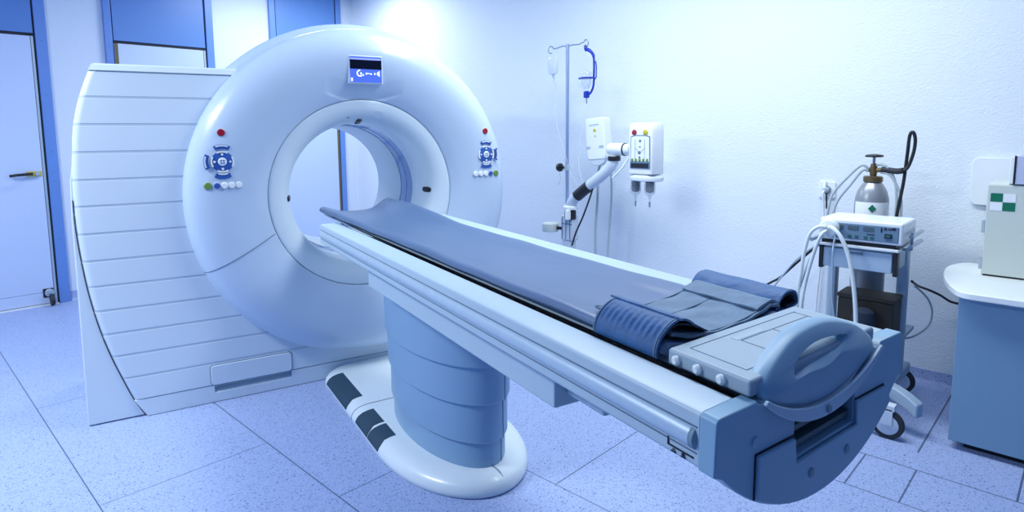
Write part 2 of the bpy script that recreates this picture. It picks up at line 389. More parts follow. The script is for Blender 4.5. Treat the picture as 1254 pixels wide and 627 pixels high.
# the two button panels, mirror images
def fpos(dx, dz): return (GX+dx, disc_y(math.hypot(dx, dz))+.001, GZ+dz)
def button(name, dx, dz, r, m, parent, h=.006, nrm=(0, -1, 0)):
    return G.part(name, MB().disc(fpos(dx, dz), nrm, r, h, 24), m, parent)
for s in (-1, 1):
    nr = (s*.05, -1, .0)
    button('stop_button', s*.681, .321, .0195, M['lgrey'], front, .004, nr); button('stop_button', s*.681, .321, .0165, M['red'], front, .009, nr)
    cx, cz = s*.683, .189
    p = fpos(cx, cz)
    dp = G.part('direction_pad', MB().disc(p, nr, .047, .006, 40), M['blueb'], front)
    mb = MB().disc(p, nr, .0185, .010, 24); G.part('centre_button', mb, M['white'], dp)
    mk = MB()
    for k in range(4):
        t = PI/4+k*PI/2; mk.disc((p[0]+.008*math.cos(t), p[1]-.009, p[2]+.008*math.sin(t)), nr, .0035, .003, 10)
    G.part('centre_mark', mk, M['blueb'], dp)
    for k in range(4):
        t = k*PI/2; mb = MB()
        mb.lathe((p[0], p[1]-.0045, p[2]), 'y', [(.049, .003), (.049, -.0035), (.042, -.0035), (.042, .003)], 12, t-.52, t+.52)
        mb.disc((p[0]+.033*math.cos(t), p[1]-.004, p[2]+.033*math.sin(t)), nr, .0055, .004, 10)
        G.part('arrow_mark', mb, M['white'], dp)
    for t in (PI/2, -PI/2, PI if s < 0 else 0):
        mb = MB(); mb.cur = 0
        mb.lathe((p[0], p[1], p[2]), 'y', [(.058, .004), (.058, -.005), (.078, -.005), (.078, .004)], 12, t-.48, t+.48)
        G.part('arrow_button', mb, M['blueb'], dp)
        mb = MB(); ro = .076 if abs(t) > 2 or t == 0 or t > 0 else .060
        mb.lathe((p[0], p[1]-.0045, p[2]), 'y', [(ro, .002), (ro, -.0025), (ro-.006, -.0025), (ro-.006, .002)], 10, t-.36, t+.36)
        G.part('arrow_mark', mb, M['white'], dp)
    for dx, r, m_ in ((.748, .0165, 'green'), (.711, .0135, 'blueb'), (.680, .0140, 'white'), (.650, .0140, 'white'), (.619, .0140, 'white')):
        bt = button('round_button', s*dx, .080, r+.0035, M['lgrey'], front, .003, nr); button('button_cap', s*dx, .080, r, M[m_], bt, .009, nr)
# ridged side cover
zs = [1.570, 1.460, 1.343, 1.224, 1.105, .990, .869, .749, .634, .522, .413, .306, .197, .087]
xs = {1.605: -.160, 1.570: -.172, 1.460: -.212, 1.343: -.240, 1.224: -.253, 1.105: -.2615, .990: -.2625, .869: -.260, .749: -.251, .634: -.239, .522: -.222, .413: -.200, .306: -.172, .197: -.137, .087: -.098, 0: -.055}
ks = sorted(xs)
def edge_x(z):
    P = smooth([(xs[k], k, 0) for k in ks], 6)
    for a, b_ in zip(P, P[1:]):
        if a.y <= z <= b_.y: return a.x+(b_.x-a.x)*(z-a.y)/max(1e-9, b_.y-a.y)
    return xs[ks[-1]] if z > ks[-1] else xs[ks[0]]
rows = []
for i, z in enumerate(zs):
    if i == 0: rows.append((z, 0)); continue
    if i == len(zs)-1: rows += [(z+.02, 0), (z+.003, 0)]; continue
    zu = zs[i-1]; rows.append(((z+zu)/2, 0))
    rows += [(z+.0065, 0), (z+.006, .0012), (z-.005, .0012), (z-.0055, .0)]
YF = 3.22
def cover_row(z, d, yb=3.90):
    e = edge_x(z); R = .030
    r = [(e, yb, z), (e, YF+R+.01, z)]
    for k in range(1, 9):
        a = PI/2*k/8; r.append((e+R*(1-math.cos(a)), YF+R*(1-math.sin(a))+d, z))
    xe = 1.72 if z < .28 else 1.0-math.sqrt(max(.0004, .785**2-(z-.985)**2))
    r += [(e+R+(xe-e-R)*k/5, YF+d, z) for k in range(1, 6)] + [(xe, yb, z)]
    return r
sc = MB().loft([cover_row(z, d) for z, d in rows], closed=True, cap=True)
M['groove_tone'] = mat('ridge_groove_tone', (.53, .64, .76), .5)  # darker tone for the groove faces between the ridges
nrow = len(cover_row(1.0, 0))
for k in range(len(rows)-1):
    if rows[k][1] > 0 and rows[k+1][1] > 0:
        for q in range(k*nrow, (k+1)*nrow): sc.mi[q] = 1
side = G.part('side_cover', sc, [M['cover'], M['groove_tone']], ang=38, label='ridged side cabinet panel with a curved left edge')
sm = MB().tube([(edge_x(1.571)+.03, 3.2205, 1.5715), (.48, 3.2205, 1.5715)], .0022, 6); G.part('cap_gap', sm, M['seam'], side)
sm = MB().tube([(edge_x(k*.02)-.0015, 3.2365, k*.02) for k in range(0, 52)], .002, 6); G.part('cover_gap', sm, M['dark'], side)
tp = MB(); tp.loft([[(edge_x(z)+ix, 3.22+iy, z), (.55, 3.22+iy, z), (.55, 3.90, z), (edge_x(z)+ix, 3.90, z)] for z, ix, iy in ((1.572, .004, .012), (1.576, .0, .003), (1.600, .004, .010), (1.606, .014, .022))])
G.part('top_cap', tp, M['cover'], ang=30)
sk = MB()
def sp_(x0, x1, z0, z1, y0=3.222): sk.box(x0, x1, y0, 3.9, z0, z1)
sk.prism([(-.098, .0855), (-.075, .045), (-.050, .003), (.235, .003), (.235, .0855)], lambda u, z, w_: (u, w_, z), 3.222, 3.9)
sp_(.595, 1.72, .003, .0855)
sk.prism([(3.222, .003), (3.222, .046), (3.228, .052), (3.262, .062), (3.262, .0855), (3.9, .0855), (3.9, .003)], lambda u, z, w_: (w_, u, z), .235, .595)
G.part('base_skirt', sk, M['cover'], ang=40)
hp = MB()
def rrect(x0, x1, z0, z1, r, n=5):
    out = []
    for cx, cz, a in ((x1-r, z1-r, 0), (x0+r, z1-r, PI/2), (x0+r, z0+r, PI), (x1-r, z0+r, 3*PI/2)):
        out += [(cx+r*math.cos(a+PI/2*k/n), cz+r*math.sin(a+PI/2*k/n)) for k in range(n+1)]
    return out
hp.prism(rrect(.222, .598, .088, .186, .016), lambda u, z, w_: (u, w_, z), 3.2135, 3.24)
G.part('access_panel', hp, M['cover'], bevel=.004)
hp = MB(); hp.prism(rrect(.219, .601, .086, .189, .017), lambda u, z, w_: (u, w_, z), 3.2178, 3.23); G.part('panel_gap', hp, M['seam'])
wg = MB().prism([(-.280, .004), (.15, .004), (.15, 1.30), (-.19, 1.30), (-.252, 1.20), (-.268, 1.10), (-.274, .95)], lambda u, z, w_: (u, w_, z), 3.238, 3.94)
G.part('end_panel', wg, M['cover'], bevel=.006)
for z in (.96, .75, .52, .40): G.part('panel_clip', MB().box(edge_x(z)-.006, edge_x(z)+.010, 3.236, 3.262, z-.008, z+.004), M['white'], side)

# ------------------------------------------------------------------ patient table
T = Thing('patient_table', 'pale blue-white motorised patient table on a sleeved column in front of the ring scanner', 'table', (1.0, 2.0, 0), 'S')
SKEW = .113
def ny(x, y): return y+SKEW*(x-.69)            # the near end is cut slightly askew
# base plate
def base_outline(ins, n=48):
    cx, a, b_, yc, yb = 1.03, .29-ins, .485-ins, 2.30, 3.215
    R = .10
    pts = [(cx-a*math.cos(PI*k/n), yc-b_*math.sin(PI*k/n)) for k in range(n+1)]
    for k in range(9):
        t = PI/2*k/8; pts.append((cx+a-R+R*math.cos(t), yb-R+R*math.sin(t)-ins*.0))
    for k in range(9):
        t = PI/2+PI/2*k/8; pts.append((cx-a+R+R*math.cos(t), yb-R+R*math.sin(t)))
    return pts
eprof = [(.008, 0), (.0, .010), (.0, .024), (.006, .038), (.016, .050), (.034, .060), (.058, .066), (.085, .068)]
bp_ = T.part('base_plate', MB().loft([[(x, y, z) for x, y in base_outline(i)] for i, z in eprof]), M['base'], ang=50)
XL = 1.03-.29
def conform(y0, y1):
    f = MB(); rows_ = []
    for i, z in eprof[2:]:
        rows_.append([(XL+i-.003, y0+(.0 if i < .02 else .012), z+.0025), (XL+i-.003, y1, z+.0025)])
    v = [p for r in rows_ for p in r]; n = len(rows_)
    low = [(XL+i+.004, q[1], z-.006) for (i, z), r in zip(eprof[2:], rows_) for q in r]
    fs = [(2*k, 2*k+1, 2*k+3, 2*k+2) for k in range(n-1)] + [(2*n+2*k, 2*n+2*k+2, 2*n+2*k+3, 2*n+2*k+1) for k in range(n-1)]
    fs += [(2*k, 2*k+2, 2*n+2*k+2, 2*n+2*k) for k in range(n-1)] + [(2*k+1, 2*n+2*k+1, 2*n+2*k+3, 2*k+3) for k in range(n-1)]
    fs += [(0, 2*n, 2*n+1, 1), (2*n-2, 2*n-1, 4*n-1, 4*n-2)]
    return f.add(v+low, fs)
for a, b_ in ((2.75, 3.09), (2.445, 2.60), (2.305, 2.435)): T.part('foot_pad', conform(a, b_), M['pad'], bp_)
ln = MB(); ln.tube([(XL+i, 2.665, z+.0005) for i, z in eprof[1:]]+[(1.0, 2.665, .0685), (1.25, 2.665, .0685)], .0018, 6)
T.part('base_seam', ln, M['seam'], bp_); ln = MB()
ln.tube(smooth([(1.045, 1.905, .0685), (1.05, 1.87, .0675), (1.055, 1.838, .05), (1.058, 1.822, .02), (1.058, 1.822, .004)]), .0018, 6)
T.part('base_seam', ln, M['seam'], bp_)
# telescopic column of four sleeves
def ell(a, b_, z, n=72): return [(1.040+a*math.cos(2*PI*k/n), 2.30+b_*math.sin(2*PI*k/n), z) for k in range(n)]
col = [(.176, .400, .060, .168), (.187, .411, .165, .318), (.198, .422, .315, .463), (.209, .433, .460, .790)]
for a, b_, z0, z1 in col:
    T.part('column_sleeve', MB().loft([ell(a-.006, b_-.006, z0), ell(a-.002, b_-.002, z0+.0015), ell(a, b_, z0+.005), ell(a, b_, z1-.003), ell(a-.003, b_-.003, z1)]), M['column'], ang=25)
ln = MB(); t = -PI/2+.30
for a, b_, z0, z1 in col: ln.tube([(1.040+(a+.0005)*math.cos(t), 2.30+(b_+.0005)*math.sin(t), z0), (1.040+(a+.0005)*math.cos(t), 2.30+(b_+.0005)*math.sin(t), z1)], .0016, 6)
T.part('column_seam', ln, M['seam'])
# table body
def arc(R, zc, x0, x1, n=20): return [(x0+(x1-x0)*k/n, zc-math.sqrt(max(0, R*R-(x0+(x1-x0)*k/n)**2))) for k in range(n+1)]
half = [(-.226, .879), (-.232, .885), (-.304, .885), (-.312, .882), (-.315, .875), (-.315, .800), (-.309, .795), (-.275, .788), (-.268, .770)]
prof_b = half + [(-x, z) for x, z in reversed(half)] + list(reversed(arc(.338, 1.133, -.215, .215)))
def frame_ring(y, skew): return [(1.0+x, ny(1.0+x, y) if skew else y, z) for x, z in prof_b]
frm = T.part('table_frame', MB().loft([frame_ring(2.868, False), frame_ring(.607, True)]), M['tplastic'], bevel=.003)
cg = MB().box(.735, 1.265, 1.055, 2.335, .700, .792).box(.765, 1.235, .955, 1.055, .728, .792).box(.745, 1.255, .90, .955, .742, .792)
T.part('carriage_housing', cg, M['tplastic'], bevel=.006)
for s in (-1, 1):
    r_ = MB(); rr = .0205; x = 1+s*.3035
    y1 = ny(x, .622)
    r_.tube([(x, 2.86, .840), (x, 2.85, .840), (x, y1+.004, .840), (x, y1, .840)], rr, 24, radii=[rr*.8, rr, rr, rr])
    rl_ = T.part('side_rail', r_, M['rail'])
    T.part('rail_end', MB().tube([(x, y1+.001, .840), (x, y1-.008, .840), (x, y1-.012, .840)], rr, 20, radii=[rr*.98, rr*.98, rr*.7]), M['railend'], rl_)
# groove line above and below the rail
ln = MB()
for s in (-1, 1):
    for z in (.8605, .8195): ln.tube([(1+s*.3152, 2.86, z), (1+s*.3152, ny(1+s*.3152, .612), z)], .0014, 6)
T.part('rail_groove', ln, M['seam'])
# near end cap, U-shaped
U = arc(.423, 1.088, -.300, .300, 28)
notchR = [(.217, .888), (.205, .878)] + list(reversed(arc(.316, 1.126, .113, .199, 6)))
notchL = list(reversed(arc(.316, 1.126, -.199, -.100, 6))) + [(-.205, .878), (-.217, .888)]
capP = [(-.312, .888), (-.319, .882), (-.322, .800)] + U + [(.322, .800), (.319, .882), (.312, .888)] + notchR + [(.113, .757), (-.100, .757)] + notchL
endc = T.part('end_cap', MB().prism(capP, lambda u, z, w_: (1+u, ny(1+u, w_), z), .573, .605), M['tface'], bevel=.007, seg=3, label='rounded blue-grey end cover with a dark slot')
def zU(x): return 1.088-math.sqrt(.423**2-x*x)+.004
lp = [(-.215, .800), (-.106, .796), (-.100, .752), (.116, .752), (.112, .798), (.130, .797), (.235, .795), (.262, zU(.262))]
lp += [(x/100, zU(x/100)) for x in range(24, -22, -3)] + [(-.215, zU(-.215))]
T.part('end_plate', MB().prism(lp, lambda u, z, w_: (1+u, ny(1+u, w_), z), .5655, .574), M['tface'], bevel=.003)
lpg = [(-.2185, .8035), (-.103, .7995), (-.103, .752), (.119, .752), (.1155, .8015), (.130, .8005), (.2385, .7985), (.262, zU(.262))] + [(x/100, zU(x/100)) for x in range(24, -22, -3)] + [(-.2185, zU(-.215))]
T.part('plate_gap', MB().prism(lpg, lambda u, z, w_: (1+u, ny(1+u, w_), z), .5722, .574), M['dark'])
cg = MB().prism(arc(.3365, 1.132, -.212, .212, 24)+list(reversed(arc(.290, 1.118, -.205, .205, 24))), lambda u, z, w_: (1+u, ny(1+u, w_), z), .604, .6064); T.part('channel_gap_shade', cg, M['dark'])  # dark plate standing in for shade at the channel's open end
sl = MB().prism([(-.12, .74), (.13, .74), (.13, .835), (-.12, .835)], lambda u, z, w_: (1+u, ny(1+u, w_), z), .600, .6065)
T.part('slot_shade', sl, M['dark'])  # deep shade of the slot, painted as a dark sheet
sl = MB()
for z in (.766, .796): sl.prism([(-.10, z), (.113, z), (.113, z+.010), (-.10, z+.010)], lambda u, z_, w_: (1+u, ny(1+u, w_), z_), .582, .600)
M['slat'] = mat('slot_slat_grey', (.07, .13, .16), .5)
T.part('slot_slat', sl, M['slat'])
for x, z, y in ((-.053, .718, .5655), (.076, .718, .5655), (-.220, .824, .573)):
    T.part('screw_cover', MB().disc((1+x, ny(1+x, y), z), (SKEW, -1, 0), .0085, .003, 18), M['railend'] if z < .8 else M['tface'])
# sliding cradle
la = arc(.3365, 1.1332, -.2145, -.09, 12); lb = arc(.3345, 1.1332, -.2135, -.09, 12)
T.part('channel_shade', MB().loft([[(1+x, 2.860, z) for x, z in la+lb[::-1]], [(1+x, ny(1+x, .609), z) for x, z in la+lb[::-1]]]), M['dark'], frm)  # dark sheet that paints the shade down in the channel slit
inner, outer = arc(.280, 1.116, -.160, .165, 26), arc(.304, 1.116, -.190, .196, 26)
cr = outer + list(reversed(inner))
M['endp'] = mat('crescent_plastic', (.42, .58, .74), .35)
ce = arc(.324, 1.136, -.204, .206, 26)+list(reversed(arc(.39, 1.2265, -.197, .199, 26)))
T.part('cradle_end', MB().prism(ce, lambda u, z, w_: (1-.008+u, ny(1+u, w_), z), .558, .5655), M['endp'], bevel=.002, label='pale crescent end plate of the cradle')
cro = T.part('cradle', MB().loft([[(1-.008+x, 3.30, z) for x, z in cr], [(1-.008+x, ny(1+x, .578), z) for x, z in cr]]), M['tplastic'], ang=40, label='curved sliding cradle under the mattress')
T.part('screw_cover', MB().disc((.985, ny(.985, .558), .824), (SKEW, -1, 0), .007, .003, 16), M['railend'], cro)
bx = MB().prism([(-.217, .8865), (.212, .8865), (.212, .916), (-.217, .916)], lambda u, z, w_: (1+u, ny(1+u, w_), z), .585, .762)
M['boxm'] = mat('cradle_box_plastic', (.37, .48, .58), .42, vary=.03)
cb = T.part('cradle_box', bx, M['boxm'], bevel=.007, seg=3, label='flat box at the foot of the cradle')
def flat(x0, x1, y0, y1, z0, z1): return MB().prism([(x0, z0), (x1, z0), (x1, z1), (x0, z1)], lambda u, z, w_: (1+u, ny(1+u, w_), z), y0, y1)
gl = MB()
def gline(x0, y0, x1, y1): gl.tube([(x0, ny(x0, y0), .9162), (x1, ny(x1, y1), .9162)], .0007, 6)
for q in ((.815, .735, .815, .615), (.815, .735, 1.17, .735), (.815, .615, .96, .615), (.925, .702, .925, .618), (.925, .702, 1.165, .702), (1.165, .735, 1.165, .63), (1.03, .702, 1.03, .63)): gline(*q)
T.part('lid_seam', gl, M['seam'], cb)
T.part('label_recess', flat(-.080, .012, .706, .722, .9155, .9166), M['grey'], cb)
for y in (.738, .690, .640):
    m_ = MB(); m_.tube([(.783, ny(.783, y), .900), (.778, ny(.783, y), .900), (.774, ny(.783, y), .900)], .009, 20, radii=[.009, .009, .005]); T.part('fixing_stud', m_, M['white'], cb)
# pull handle over the cradle end
no = 44
top = smooth([(-.193, .893, 0), (-.190, .907, 0), (-.166, .9215, 0), (-.123, .9375, 0), (-.062, .954, 0), (.020, .9595, 0), (.085, .9525, 0), (.1435, .9355, 0), (.183, .914, 0), (.197, .899, 0)], 5)
foot = list(reversed([(x, z-.006) for x, z in arc(.39, 1.2265, -.187, .192, 22)]))
outl = [(p.x, p.y) for p in top] + foot
hole = smooth([(-.091, .900, 0), (-.078, .914, 0), (-.046, .925, 0), (.010, .9305, 0), (.080, .927, 0), (.092, .9205, 0), (.058, .910, 0), (.004, .9055, 0), (-.053, .9005, 0), (-.082, .8955, 0)], 4)
hl = [(p.x, p.y) for p in hole]
def resample(poly, n, c):
    # points where rays from c at equal steps meet the closed outline
    out = []
    for k in range(n):
        a = 2*PI*k/n; d = Vector((math.cos(a), math.sin(a))); best = None
        for i in range(len(poly)):
            p, q = Vector(poly[i]), Vector(poly[(i+1) % len(poly)]); e = q-p; den = d.x*e.y-d.y*e.x
            if abs(den) < 1e-12: continue
            w_ = p-Vector(c); t_ = (w_.x*e.y-w_.y*e.x)/den; s_ = (w_.x*d.y-w_.y*d.x)/den
            if t_ > 0 and -1e-9 <= s_ <= 1+1e-9 and (best is None or t_ > best): best = t_
        out.append((c[0]+d.x*best, c[1]+d.y*best))
    return out
hc = (.0, .9150); NH = 120
oo, hh = resample(outl, NH, hc), resample(hl, NH, hc)
def hp3(x, z, w_): return (1-.006+x, ny(1+x, w_+max(0, z-.888)*.45), z)
rings_ = []
def mixp(k, f): return (hh[k][0]+(oo[k][0]-hh[k][0])*f, hh[k][1]+(oo[k][1]-hh[k][1])*f)
YH0, YH1 = .567, .603
for f, y in ((0, (YH0+YH1)/2), (.01, YH0+.014), (.06, YH0+.004), (.15, YH0), (.84, YH0), (.94, YH0+.004), (.99, YH0+.012), (1, YH0+.020), (1, YH1-.016), (.95, YH1-.006), (.8, YH1), (.25, YH1), (.1, YH1-.006), (.02, YH1-.016)):
    rings_.append([hp3(*mixp(k, f), y) for k in range(NH)])
rings_.append(rings_[0])
T.part('pull_handle', MB().loft(rings_, cap=False), M['tface'], ang=40, label='arched grab handle with an oval opening')
# load markings on the side of the frame
mk = MB(); xm = 1-.3162
def my(y0, y1, z0, z1): mk.box(xm-.0006, xm+.002, y0, y1, z0, z1)
my(.668, .670, .8105, .8225); my(.617, .670, .8090, .8112)
my(.636, .638, .8035, .8090); my(.632, .642, .8012, .8027)
mk.prism([(.633, .8065), (.641, .8065), (.637, .8030)], lambda u, z, w_: (w_, u, z), xm-.0006, xm+.002)
my(.652, .662, .8012, .8024)
for a, b_ in (((.652, .8015), (.657, .8075)), ((.662, .8015), (.657, .8075))): mk.tube([(xm, a[0], a[1]), (xm, b_[0], b_[1])], .0006, 5)
T.part('load_marking', mk, M['mark'])

# ------------------------------------------------------------------ mattress on the cradle
def lerp(a, b_, t): return a+(b_-a)*max(0, min(1, t))
def pad_ring(y, shrink=0., sk=False):
    far = max(0, min(1, (y-2.2)/.8)); far = far*far*(3-2*far)
    wl = -.020*far
    topc = [(-.205+wl, .8905+.007*far), (-.2125+wl, .899+.009*far), (-.207+wl, .910+.010*far), (-.192+wl, .914+.010*far), (-.168+wl*.8, .909+.008*far), (-.13, .8985), (-.085, .8905), (-.03, .886), (.03, .885), (.08, .8885+.006*far), (.120, .895+.024*far), (.148, .901+.035*far), (.168, .9035+.037*far), (.184, .901+.030*far), (.195, .895+.016*far), (.196, .8905+.008*far)]
    bot = [(.172, .8945+.008*far), (.138, .889+.003*far), (.08, .857), (.0, .847), (-.08, .857), (-.135, .878), (-.172+wl, .8915+.006*far)]
    pts = [(p.x, p.y) for p in smooth([(a, b_, 0) for a, b_ in topc], 4)] + bot
    zc = .885
    wob = .0015*math.sin(y*7)+.0012*math.sin(y*17+1)
    return [(1+x*(1-shrink), (ny(1+x, y) if sk else y)+(.05*(x/.2) if not sk and y > 3 else 0)*(y-3)/.27, zc+(z-zc)*(1-shrink*3)+(wob if z > .894 else 0)) for x, z in pts]
ys = [.778, .782, .79] + [.84+.06*k for k in range(40)]
rg_ = [pad_ring(y, .06 if i == 0 else .02 if i == 1 else 0, y < 1.0) for i, y in enumerate(ys)] + [pad_ring(3.262, .0), pad_ring(3.272, .03), pad_ring(3.274, .08)]
P = Thing('table_mattress', 'long blue-grey vinyl mattress pad, trough-shaped, lying on the patient table', 'mattress', (1.0, 2.0, .885), 'S')
pm = P.part('pad', MB().loft(rg_), M['vinyl'], ang=60)
pp = MB()
pp.tube(smooth([(1+x, ny(1+x, .779), z) for x, z in ((-.200, .909), (-.13, .899), (-.03, .8865), (.08, .889), (.148, .901), (.180, .901))]), .0022, 6)
P.part('edge_piping', pp, M['piping'], pm)

# ------------------------------------------------------------------ body strap: centre panel, left flap standing like a tent, right flap folded over
S = Thing('body_strap', 'navy padded restraint wrap with folded flaps lying across the foot of the mattress', 'strap', (1.0, .9, .89), 'S')
def sheet(name, path, y0, y1, th, m, ny_=14, wav=.0, par=None, taper=None, ripple=0.):
    n = len(path); top_ = []; P2 = [Vector((a, 0, b_)) for a, b_ in path]
    nor = []
    for i in range(n):
        t_ = (P2[min(i+1, n-1)]-P2[max(i-1, 0)]).normalized(); nor.append(Vector((-t_.z, 0, t_.x)))
    rings_ = []
    for j in range(ny_+1):
        f = j/ny_; r_ = []
        for side_ in (1, -1):
            seq = range(n) if side_ > 0 else range(n-1, -1, -1)
            for i in seq:
                a0, a1 = (y0, y1) if taper is None else taper(i/(n-1))
                y = a0+(a1-a0)*f
                o = th/2*side_+wav*math.sin(13*f+i*.35)*math.sin(i*.22+2)+ripple*math.sin(f*PI*22)*math.exp(-((i/(n-1)-.62)/.22)**2)
                q = P2[i]+nor[i]*o
                r_.append((q.x, ny(q.x, y), q.z))
        rings_.append(r_)
    return S.part(name, MB().loft(rings_), m, par, ang=60)
def sp2(pts, k=6): return [(p.x, p.y) for p in smooth([(a, b_, 0) for a, b_ in pts], k)]
cpath = sp2([(.825, .922), (.870, .910), (.915, .902), (.97, .897), (1.03, .898), (1.08, .9015), (1.12, .9075), (1.150, .914), (1.170, .9165), (1.190, .914), (1.201, .906)])
panel = sheet('centre_panel', cpath, .790, 1.015, .006, M['cloth'], 22, .0025)
lpath = sp2([(.783, .889), (.7800, .897), (.782, .908), (.790, .922), (.806, .936), (.826, .9455), (.842, .9485)])
sheet('left_flap', lpath, .785, .968, .005, M['navy'], 90, ripple=.0014)
l2 = sp2([(.955, .899), (.930, .910), (.900, .926), (.875, .940), (.852, .950), (.838, .952)])
sheet('flap_layer', l2, .770, .97, .004, M['navy'], 20, .0008, taper=lambda f: (.800-.025*f, .960+.018*f))
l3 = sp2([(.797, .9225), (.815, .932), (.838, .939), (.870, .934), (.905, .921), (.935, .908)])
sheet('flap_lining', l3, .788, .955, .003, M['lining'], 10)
r1 = sp2([(1.120, .914), (1.150, .922), (1.172, .9245), (1.192, .920), (1.204, .912), (1.208, .903)])
sheet('right_fold', r1, .795, 1.01, .005, M['cloth'], 20, .0012)
r2 = sp2([(1.205, .896), (1.216, .912), (1.236, .926), (1.262, .931), (1.285, .925), (1.297, .910), (1.295, .897), (1.275, .892), (1.240, .891), (1.215, .892)])
sheet('right_flap', r2, .80, 1.055, .005, M['navy'], 24, .0012)
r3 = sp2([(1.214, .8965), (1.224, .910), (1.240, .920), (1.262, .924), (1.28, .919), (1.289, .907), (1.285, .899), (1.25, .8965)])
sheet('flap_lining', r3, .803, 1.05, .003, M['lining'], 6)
pz = MB()
def seamline(path, y, off=.003, k0=0, k1=None):
    pts = []
    for (a, b_) in path[k0:k1]: pts.append((a, ny(a, y), b_+off))
    pz.tube(pts, .0016, 6)
seamline(cpath, .797, .0035); seamline(cpath, 1.008, .0035); seamline(cpath, .925, .0028)
pz.tube([(a-.0025, ny(a, .790), b_+.0018) for a, b_ in lpath], .0022, 6); pz.tube([(a-.0025, ny(a, .963), b_+.0018) for a, b_ in lpath], .0022, 6)
pz.tube([(a, ny(a, .806), b_+.002) for a, b_ in r2[:36]], .002, 6)
S.part('stitched_edge', pz, M['piping'])

# ------------------------------------------------------------------ infusion / injector stand behind the table (room coordinates)
SX, SY = 3.35, 2.675
I = Thing('infusion_stand', 'tall steel infusion pole on a column with a jointed white arm, behind the table', 'stand', (SX, SY, 0))
I.part('pole', MB().cyl((SX, SY, .50), (SX, SY, 1.885), .0125, 16), M['poleM'])
hk = MB()
for s in (1, -1):
    arm = [(SX, SY, 1.868), (SX, SY+s*.04, 1.876), (SX, SY+s*.09, 1.874 if s < 0 else 1.868), (SX, SY+s*.120, 1.866 if s > 0 else 1.882)]
    hookp = [(SX, SY+s*.135, 1.885 if s < 0 else 1.880), (SX, SY+s*.152, 1.900 if s < 0 else 1.884), (SX, SY+s*.170, 1.885 if s < 0 else 1.870), (SX, SY+s*.168, 1.862 if s < 0 else 1.848), (SX, SY+s*.150, 1.852 if s < 0 else 1.838), (SX, SY+s*.138, 1.858 if s < 0 else 1.846)]
    m_ = MB().tube(smooth(arm+hookp), .0042, 8); I.part('bag_hook', m_, M['steel'])
cl = MB().lathe((SX, SY, 1.03), 'z', [(.0125, 0), (.021, .002), (.021, .038), (.0125, .04)], 18); I.part('pole_collar', cl, M['grey'])
kb = MB().lathe((SX-.01, SY+.02, 1.052), 'y', [(.008, 0), (.008, .025), (.028, .027), (.030, .04), (.026, .052), (.006, .056)], 20); I.part('clamp_knob', kb, M['black'])
m_ = MB().tube(smooth([(SX-.02, SY+.05, 1.02), (SX-.02, SY+.045, .97), (SX-.02, SY+.065, .93)]), .002, 6); I.part('knob_strap', m_, M['grey'])
m_ = MB().box(SX-.035, SX+.035, SY-.075, SY+.028, .55, .72); I.part('clamp_block', m_, M['lgrey'], bevel=.006)
m_ = MB()
for y in (SY-.055, SY-.02, SY+.012): m_.box(SX-.038, SX-.034, y, y+.004, .56, .71)
m_.box(SX-.038, SX-.034, SY-.07, SY+.02, .664, .668); I.part('block_groove', m_, M['seam'])
m_ = MB().box(SX-.03, SX+.03, SY-.06, SY+.02, .06, .56); I.part('column', m_, M['lgrey'], bevel=.01)
for k in range(4):
    a = PI/4+k*PI/2
    m_ = MB().tube([(SX, SY, .09), (SX+.24*math.cos(a), SY+.24*math.sin(a), .075)], .022, 10); lg = I.part('leg', m_, M['lgrey'])
    w_ = MB().lathe((SX+.24*math.cos(a), SY+.24*math.sin(a), .035), 'x', [(.01, -.012), (.035, -.011), (.035, .011), (.01, .012)], 20); I.part('caster', w_, M['blackr'], lg)
m_ = MB().lathe((SX-.04, SY+.118, .60), 'z', [(.0, 0), (.056, 0), (.058, .004), (.058, .056), (.055, .060), (0, .060)], 32); I.part('side_tray', m_, M['whitec'])
m_ = MB().box(SX-.045, SX-.02, SY+.02, SY+.065, .62, .64); I.part('tray_bracket', m_, M['black'])
m_ = MB().lathe((SX-.02, SY-.045, .70), 'z', [(.038, 0), (.040, .01), (.040, .055), (.030, .065)], 24); I.part('arm_socket', m_, M['black'])
m_ = MB().lathe((SX-.02, SY-.045, .765), 'z', [(.03, 0), (.050, .004), (.052, .012), (.052, .022), (.04, .03)], 24); I.part('arm_collar', m_, M['white'])
m_ = MB().box(SX-.09, SX-.05, SY-.075, SY-.05, .70, .77); I.part('locking_lever', m_, M['white'], bevel=.008)
armp = smooth([(SX-.02, SY-.045, .785), (SX-.025, SY-.075, .835), (SX-.03, SY-.15, .895), (SX-.035, SY-.25, .965), (SX-.04, SY-.345, 1.035), (SX-.04, SY-.400, 1.095), (SX-.04, SY-.415, 1.150)], 6)
m_ = MB().tube(armp, .036, 20); ar = I.part('jointed_arm', m_, M['lgrey'])
I.part('arm_cord', MB().tube(smooth([(SX-.04, 2.42, .96), (SX-.045, 2.44, .88), (SX-.05, 2.50, .73), (SX-.045, 2.56, .62), (SX-.04, 2.60, .52)]), .006, 8), M['black'])
m_ = MB().tube(armp[9:17], .0385, 20); I.part('arm_sleeve', m_, M['black'], ar)
m_ = MB().lathe((SX-.04, SY-.414, 1.112), 'z', [(.039, 0), (.041, .004), (.041, .026), (.038, .03)], 22); I.part('elbow_band', m_, M['black'], ar)
m_ = MB().lathe((SX-.04, SY-.47, 1.185), 'y', [(.02, -.075), (.036, -.07), (.036, -.028), (.033, -.027), (.033, -.022), (.040, -.02), (.040, .085), (.034, .095), (.01, .097)], 24); I.part('swivel_joint', m_, M['white'], ar)
m_ = MB().lathe((SX-.04, SY-.47, 1.185), 'y', [(.0335, -.0275), (.041, -.0275), (.041, -.0205), (.0335, -.0205)], 24); I.part('joint_gap', m_, M['black'], ar)
